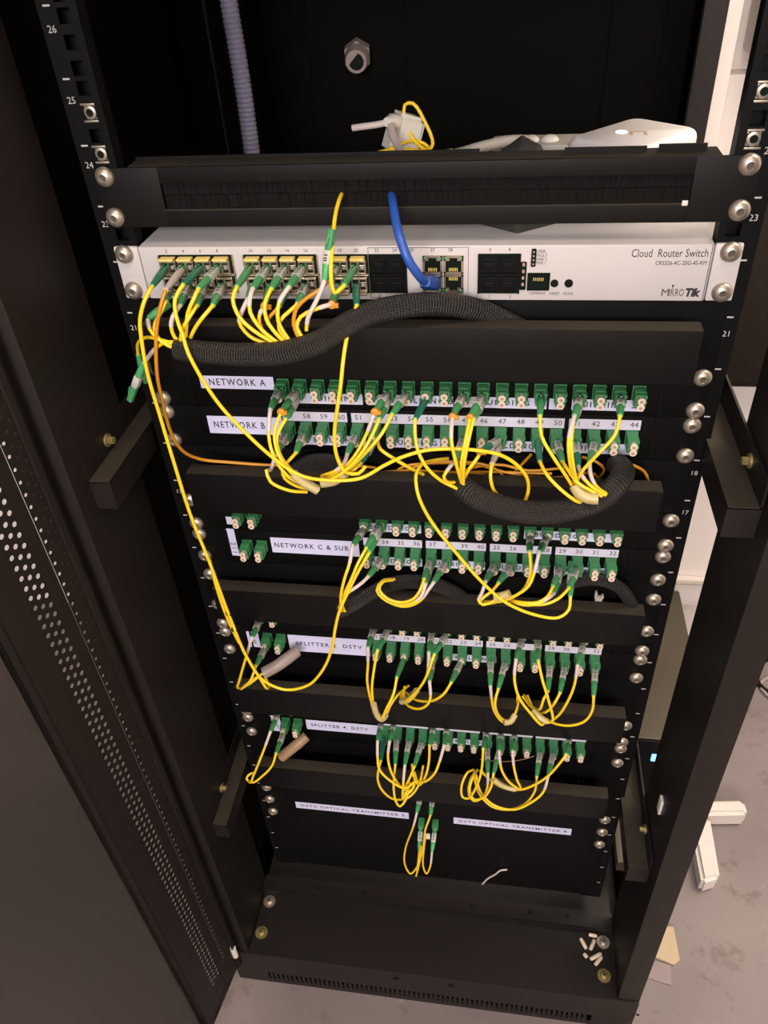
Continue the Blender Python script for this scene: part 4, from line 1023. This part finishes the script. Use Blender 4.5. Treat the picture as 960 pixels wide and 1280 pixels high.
# plug block with cords
pb = at(504, 169, 130)
pl = empty('power_plug', (pb.x, pb.y, ST), 'ivory plug block with white cords on top of the switch behind the brush panel', 'plug')
zc = pb.z; bm = bmesh.new(); bmesh.ops.create_cube(bm, size=1)
for v in bm.verts: v.co = Vector((v.co.x*27, v.co.y*25, v.co.z*34))
bmesh.ops.bevel(bm, geom=bm.edges[:], offset=4, segments=3, affect='EDGES')
mt = Matrix.Translation(pb) @ Matrix.Rotation(.5, 4, 'Z') @ Matrix.Rotation(.35, 4, 'Y')
MB().addbm(bm, 0, mt).build('plug_block', M['plug'], pl); bm.free()
MB().box(pb.x-14, pb.x+14, pb.y-10, pb.y+12, ST+.2, pb.z-14, c=2).build('plug_base', M['plug'], pl)
c0 = at(489, 152, 112)
MB().rings([c0+Vector((4, 10, -3)), c0, c0-Vector((3, 6, -1))], [6.5, 6, 3.5], 16).build('cord_collar', M['plug'], pl)
jacket(pl, [c0, at(470,156,108), at(455,158,108), at(441,160,110)], 'whitej', 2.7, name='white_cord')
jacket(pl, [c0, at(490,165,98), at(497,182,80), at(508,201,40), at(511,212,30)], 'whitej', 3.3, name='white_cord')
free_cord('yellow fibre coiled in a tall loop behind the ivory plug on top of the switch', [(455,199,70),(475,190,90),(505,187,110),(535,188,112),(541,180,116),(530,150,122),(516,129,126),(506,131,126),(506,150,124),(520,178,116),(540,190,108),(565,188,90)], r=1.5, name='fibre_loop')
free_cord('second yellow fibre round the ivory plug, lying low on the switch', [(480,190,95),(500,180,110),(522,176,120),(536,184,118),(520,192,96),(498,190,90)], r=1.4, name='fibre_loop')
gc = empty('grey_power_cord', at(560, 190, 60), 'grey cord rising over the black pouch on top of the switch', 'cable')
jacket(gc, [at(545,199,40), at(575,192,60), at(605,183,80), at(640,176,100), at(660,176,110)], 'greycord', 4.5, name='grey_cord')
ad = at(672, 177, 125)
aa = empty('power_adapter', (ad.x, ad.y, ST), 'flat grey-white adapter with small humps, left of the white router', 'adapter')
MB().box(ad.x-38, ad.x+44, ad.y-14, ad.y+22, ST+.1, ad.z+1, c=4).build('adapter_body', M['greycord'], aa)
m = MB()
for dx in (-26, -6, 10): m.rings([(ad.x+dx, ad.y, ad.z), (ad.x+dx, ad.y, ad.z+2.4), (ad.x+dx, ad.y, ad.z+4.4), (ad.x+dx, ad.y, ad.z+5)], [8, 7.4, 5, 2], 16)
m.build('adapter_hump', M['plug'], aa)
# black pouch
bm = bmesh.new(); bmesh.ops.create_grid(bm, x_segments=24, y_segments=16, size=1)
pc = Vector((80, 52, ST))
random.seed(3)
for v in bm.verts:
    x, y = v.co.x, v.co.y
    h = max(0, 1-abs(x)**1.6)*max(0, 1-abs(y)**2.2); h = h**.7
    a_ = abs(x)+abs(y); v.co = Vector((x*44*(1-abs(y)*.97), y*32, .4+(59+1.5*math.sin(7*x+4*y))*min(1, 1.5*(1-max(abs(x), abs(y))))**.8*(1-.25*abs(x))))
ex = bmesh.ops.extrude_face_region(bm, geom=bm.faces[:]); 
for v in [g_ for g_ in ex['geom'] if isinstance(g_, bmesh.types.BMVert)]: v.co.z = max(.2, v.co.z-3)
tag(MB().addbm(bm, 0, Matrix.Translation(pc)).build('black_pouch', mat('dull_pouch_cloth', (.026, .023, .017), .8, noise=.2, nscale=60)), 'crumpled black pouch on top of the switch under the grey cord', 'pouch'); bm.free()
# ribbed conduit and gland at the back
P = [at(281,-60,300), at(286,0,300), at(295,55,300), at(304,110,300), at(311,160,300), at(317,205,300), at(322,240,300), at(327,275,298)]
sp = spline(P, 2.2); rr = [8.6+(.6 if i % 2 else -.4) for i in range(len(sp))]
tag(MB().rings(sp, rr, 20).build('ribbed_conduit', M['conduit']), 'pale grey ribbed conduit hanging down the back of the cabinet', 'conduit')
p = at(447, 66, 486)
gl = MB().cyl((p.x, 486, p.z), (p.x+2, 470, p.z-2), 17, n=6).rings([(p.x+2, 470, p.z-2), (p.x+3, 462, p.z-3), (p.x+4, 450, p.z-4)], [15, 14.5, 12.5], 24).cyl((p.x+4, 449.9, p.z-4), (p.x+4, 449.5, p.z-4), 9, n=20, mi=1)
tag(gl.build('cable_gland', [M['greytube'], M['hole']]), 'grey cable gland on the dark back panel above the plug', 'gland')

# ------------------------------------------------------------------ debris in the cabinet bottom
for i, ((a, b), lb) in enumerate(((((736,1168),(746,1170)), 'cream cap stub lying topmost of the pile, by the bolt'), (((726,1173),(733,1186)), 'leftmost long cream cap stub'), (((738,1187),(743,1175)), 'cream cap stub leaning upright beside the bolt'),
        (((730,1192),(734,1197)), 'shortest white cap stub'), (((738,1199),(751,1192)), 'upper of two crossed cream cap stubs'), (((744,1206),(752,1196)), 'lower of two crossed cream cap stubs'))):
    A_, B_ = az(*a, PLZ+3), az(*b, PLZ+3)
    d_ = (B_-A_)
    m = MB().rings([A_, A_+d_*.15, A_+d_*.9, B_], [2.4, 2.9, 2.9, 2.2], 14)
    m.cyl(B_+d_*.001, B_+d_*.05, 1.5, n=10, mi=1)
    tag(m.build('dust_cap', [M['cream'], M['creamc']]), lb+' in the cabinet floor corner', 'cap', 'loose dust caps in the corner')

# ------------------------------------------------------------------ outside, to the right
# low power unit beside the rack
UZ = -900
u = empty('power_unit', (384, 450, FL), 'dark taupe power unit with blue light on the floor behind the right post', 'power unit')
MB().box(316, 452, 268, 640, FL+6, UZ, c=4).build('case', M['ups'], u)
MB().box(316, 452, 263, 268.5, FL+6, UZ-1, c=2).build('front_panel', M['panel'], u)
q = at(817, 947, 262); MB().box(q.x-4, q.x+4, 260.5, 263.2, q.z-9, q.z+9, c=1).build('status_light', M['led'], u)
m = MB()
for x in (330, 438):
    for y in (285, 620): m.cyl((x, y, FL), (x, y, FL+7), 9, n=16)
m.build('rubber_foot', M['brush'], u)
# foam strips
def poly_block(pix, h, name, mm, label, cat, bev=4, group=None):
    pts = [az(px, py, FL+h) for px, py in pix]
    bm = bmesh.new(); vs = [bm.verts.new(Vector((p.x, p.y, FL+.3))) for p in pts]; f = bm.faces.new(vs)
    ex = bmesh.ops.extrude_face_region(bm, geom=[f])
    for v in [g_ for g_ in ex['geom'] if isinstance(g_, bmesh.types.BMVert)]: v.co.z += h
    bmesh.ops.recalc_face_normals(bm, faces=bm.faces[:])
    bmesh.ops.bevel(bm, geom=bm.edges[:], offset=bev, segments=3, affect='EDGES')
    o = MB().addbm(bm).build(name, M[mm]); bm.free()
    return tag(o, label, cat, group)
poly_block([(868,1000),(930,999),(936,1017),(872,1018)], 40, 'foam_strip', 'foam', 'white foam strip lying crosswise on the floor right of the cabinet', 'foam', 6)
poly_block([(862,1018),(888,1020),(901,1096),(878,1103)], 40, 'foam_strip', 'foam', 'white foam strip pointing towards the viewer on the floor right of the cabinet', 'foam', 6)
poly_block([(826,1157),(842,1158),(850,1200),(843,1206),(818,1196)], 5, 'floor_piece', 'beige', 'beige board scrap on the floor against the cabinet', 'scrap', 1)
poly_block([(812,1199),(838,1206),(840,1232),(808,1222)], 2, 'floor_piece', 'mauve', 'flat grey piece on the floor in front of the beige one', 'scrap', .5)  # thin grey plate next to the beige piece
def fc(px, py, h=5): return az(px, py, FL+h)
tag(MB().rings(spline([fc(985,820), fc(962,822), fc(948,835), fc(946,850), fc(955,862), fc(980,872)], 12), 5, 12).build('floor_cable', M['brush']), 'black cable curling on the floor at the right edge', 'cable', 'cables on the floor')
tag(MB().rings(spline([fc(985,838), fc(962,846), fc(950,855), fc(958,868), fc(985,884)], 12), 3.5, 12).build('floor_cable', M['greytube']), 'thin grey cable beside the black one on the floor at the right edge', 'cable', 'cables on the floor')
# wall trunking behind
z1_, z2_ = at(860, 722, BW-8).z, at(860, 752, BW-8).z
tag(MB().box(250, 1690, BW-22, BW-1, z2_+2, z1_, c=3).build('wall_trunking', M['wall']), 'white cable trunking along the wall behind the rack', 'trunking')
tag(MB().rings(spline([(250, BW-30, z1_+4), (420, BW-30, z1_+5), (520, BW-30, z1_+6), (700, BW-30, z1_+3), (1100, BW-30, z1_+5)], 30), 4, 8).build('wall_cable', M['greycord']), 'thin cable lying along the wall trunking', 'cable')
# dark wall box seen right of the post
YB = 545
zb, zt_ = at(925, 484, YB).z, at(925, 215, YB).z
xl = at(893, 480, YB).x
wb = empty('wall_cabinet', (xl+180, YB+100, zb), 'dark brown box hanging on the wall right of the rack post', 'cabinet')
MB().box(xl, xl+420, YB, BW-2, zb, zt_, c=3).build('case', M['browncase'], wb)
MB().box(xl+10, xl+410, YB-4, YB, zb+10, zt_-10, c=2).build('door_panel', M['browncase'], wb)
# white pillar, ledge and fitting high on the right
YP = 600
xa_ = at(907, 0, YP).x; xb_ = at(931, 0, YP).x
o = MB().box(xa_-60, xb_, YP, BW-1, FL, 1519, c=2).build('trim_1', M['wall']); o['kind'] = 'structure'
p, q = at(932, 62, YP+30), at(960, 100, YP+30)
o = MB().box(xb_+1, xb_+320, YP+30, BW-1, q.z-500, q.z+8, c=2).build('trim_2', M['wall']); o['kind'] = 'structure'
p = at(941, 73, YP)
lf = empty('wall_fitting', (p.x+60, YP+30, p.z), 'white box fitting on the wall at the top right corner', 'fitting')
MB().box(p.x, p.x+160, YP-20, BW-2, p.z, p.z+260, c=4).build('fitting_body', M['wall'], lf)
for m_ in [x for x in bpy.data.objects if x.name in ('fibre_adapter', 'dust_cap') and x.name not in COL.objects]: pass
bpy.data.objects.remove(AD); bpy.data.objects.remove(CAP)
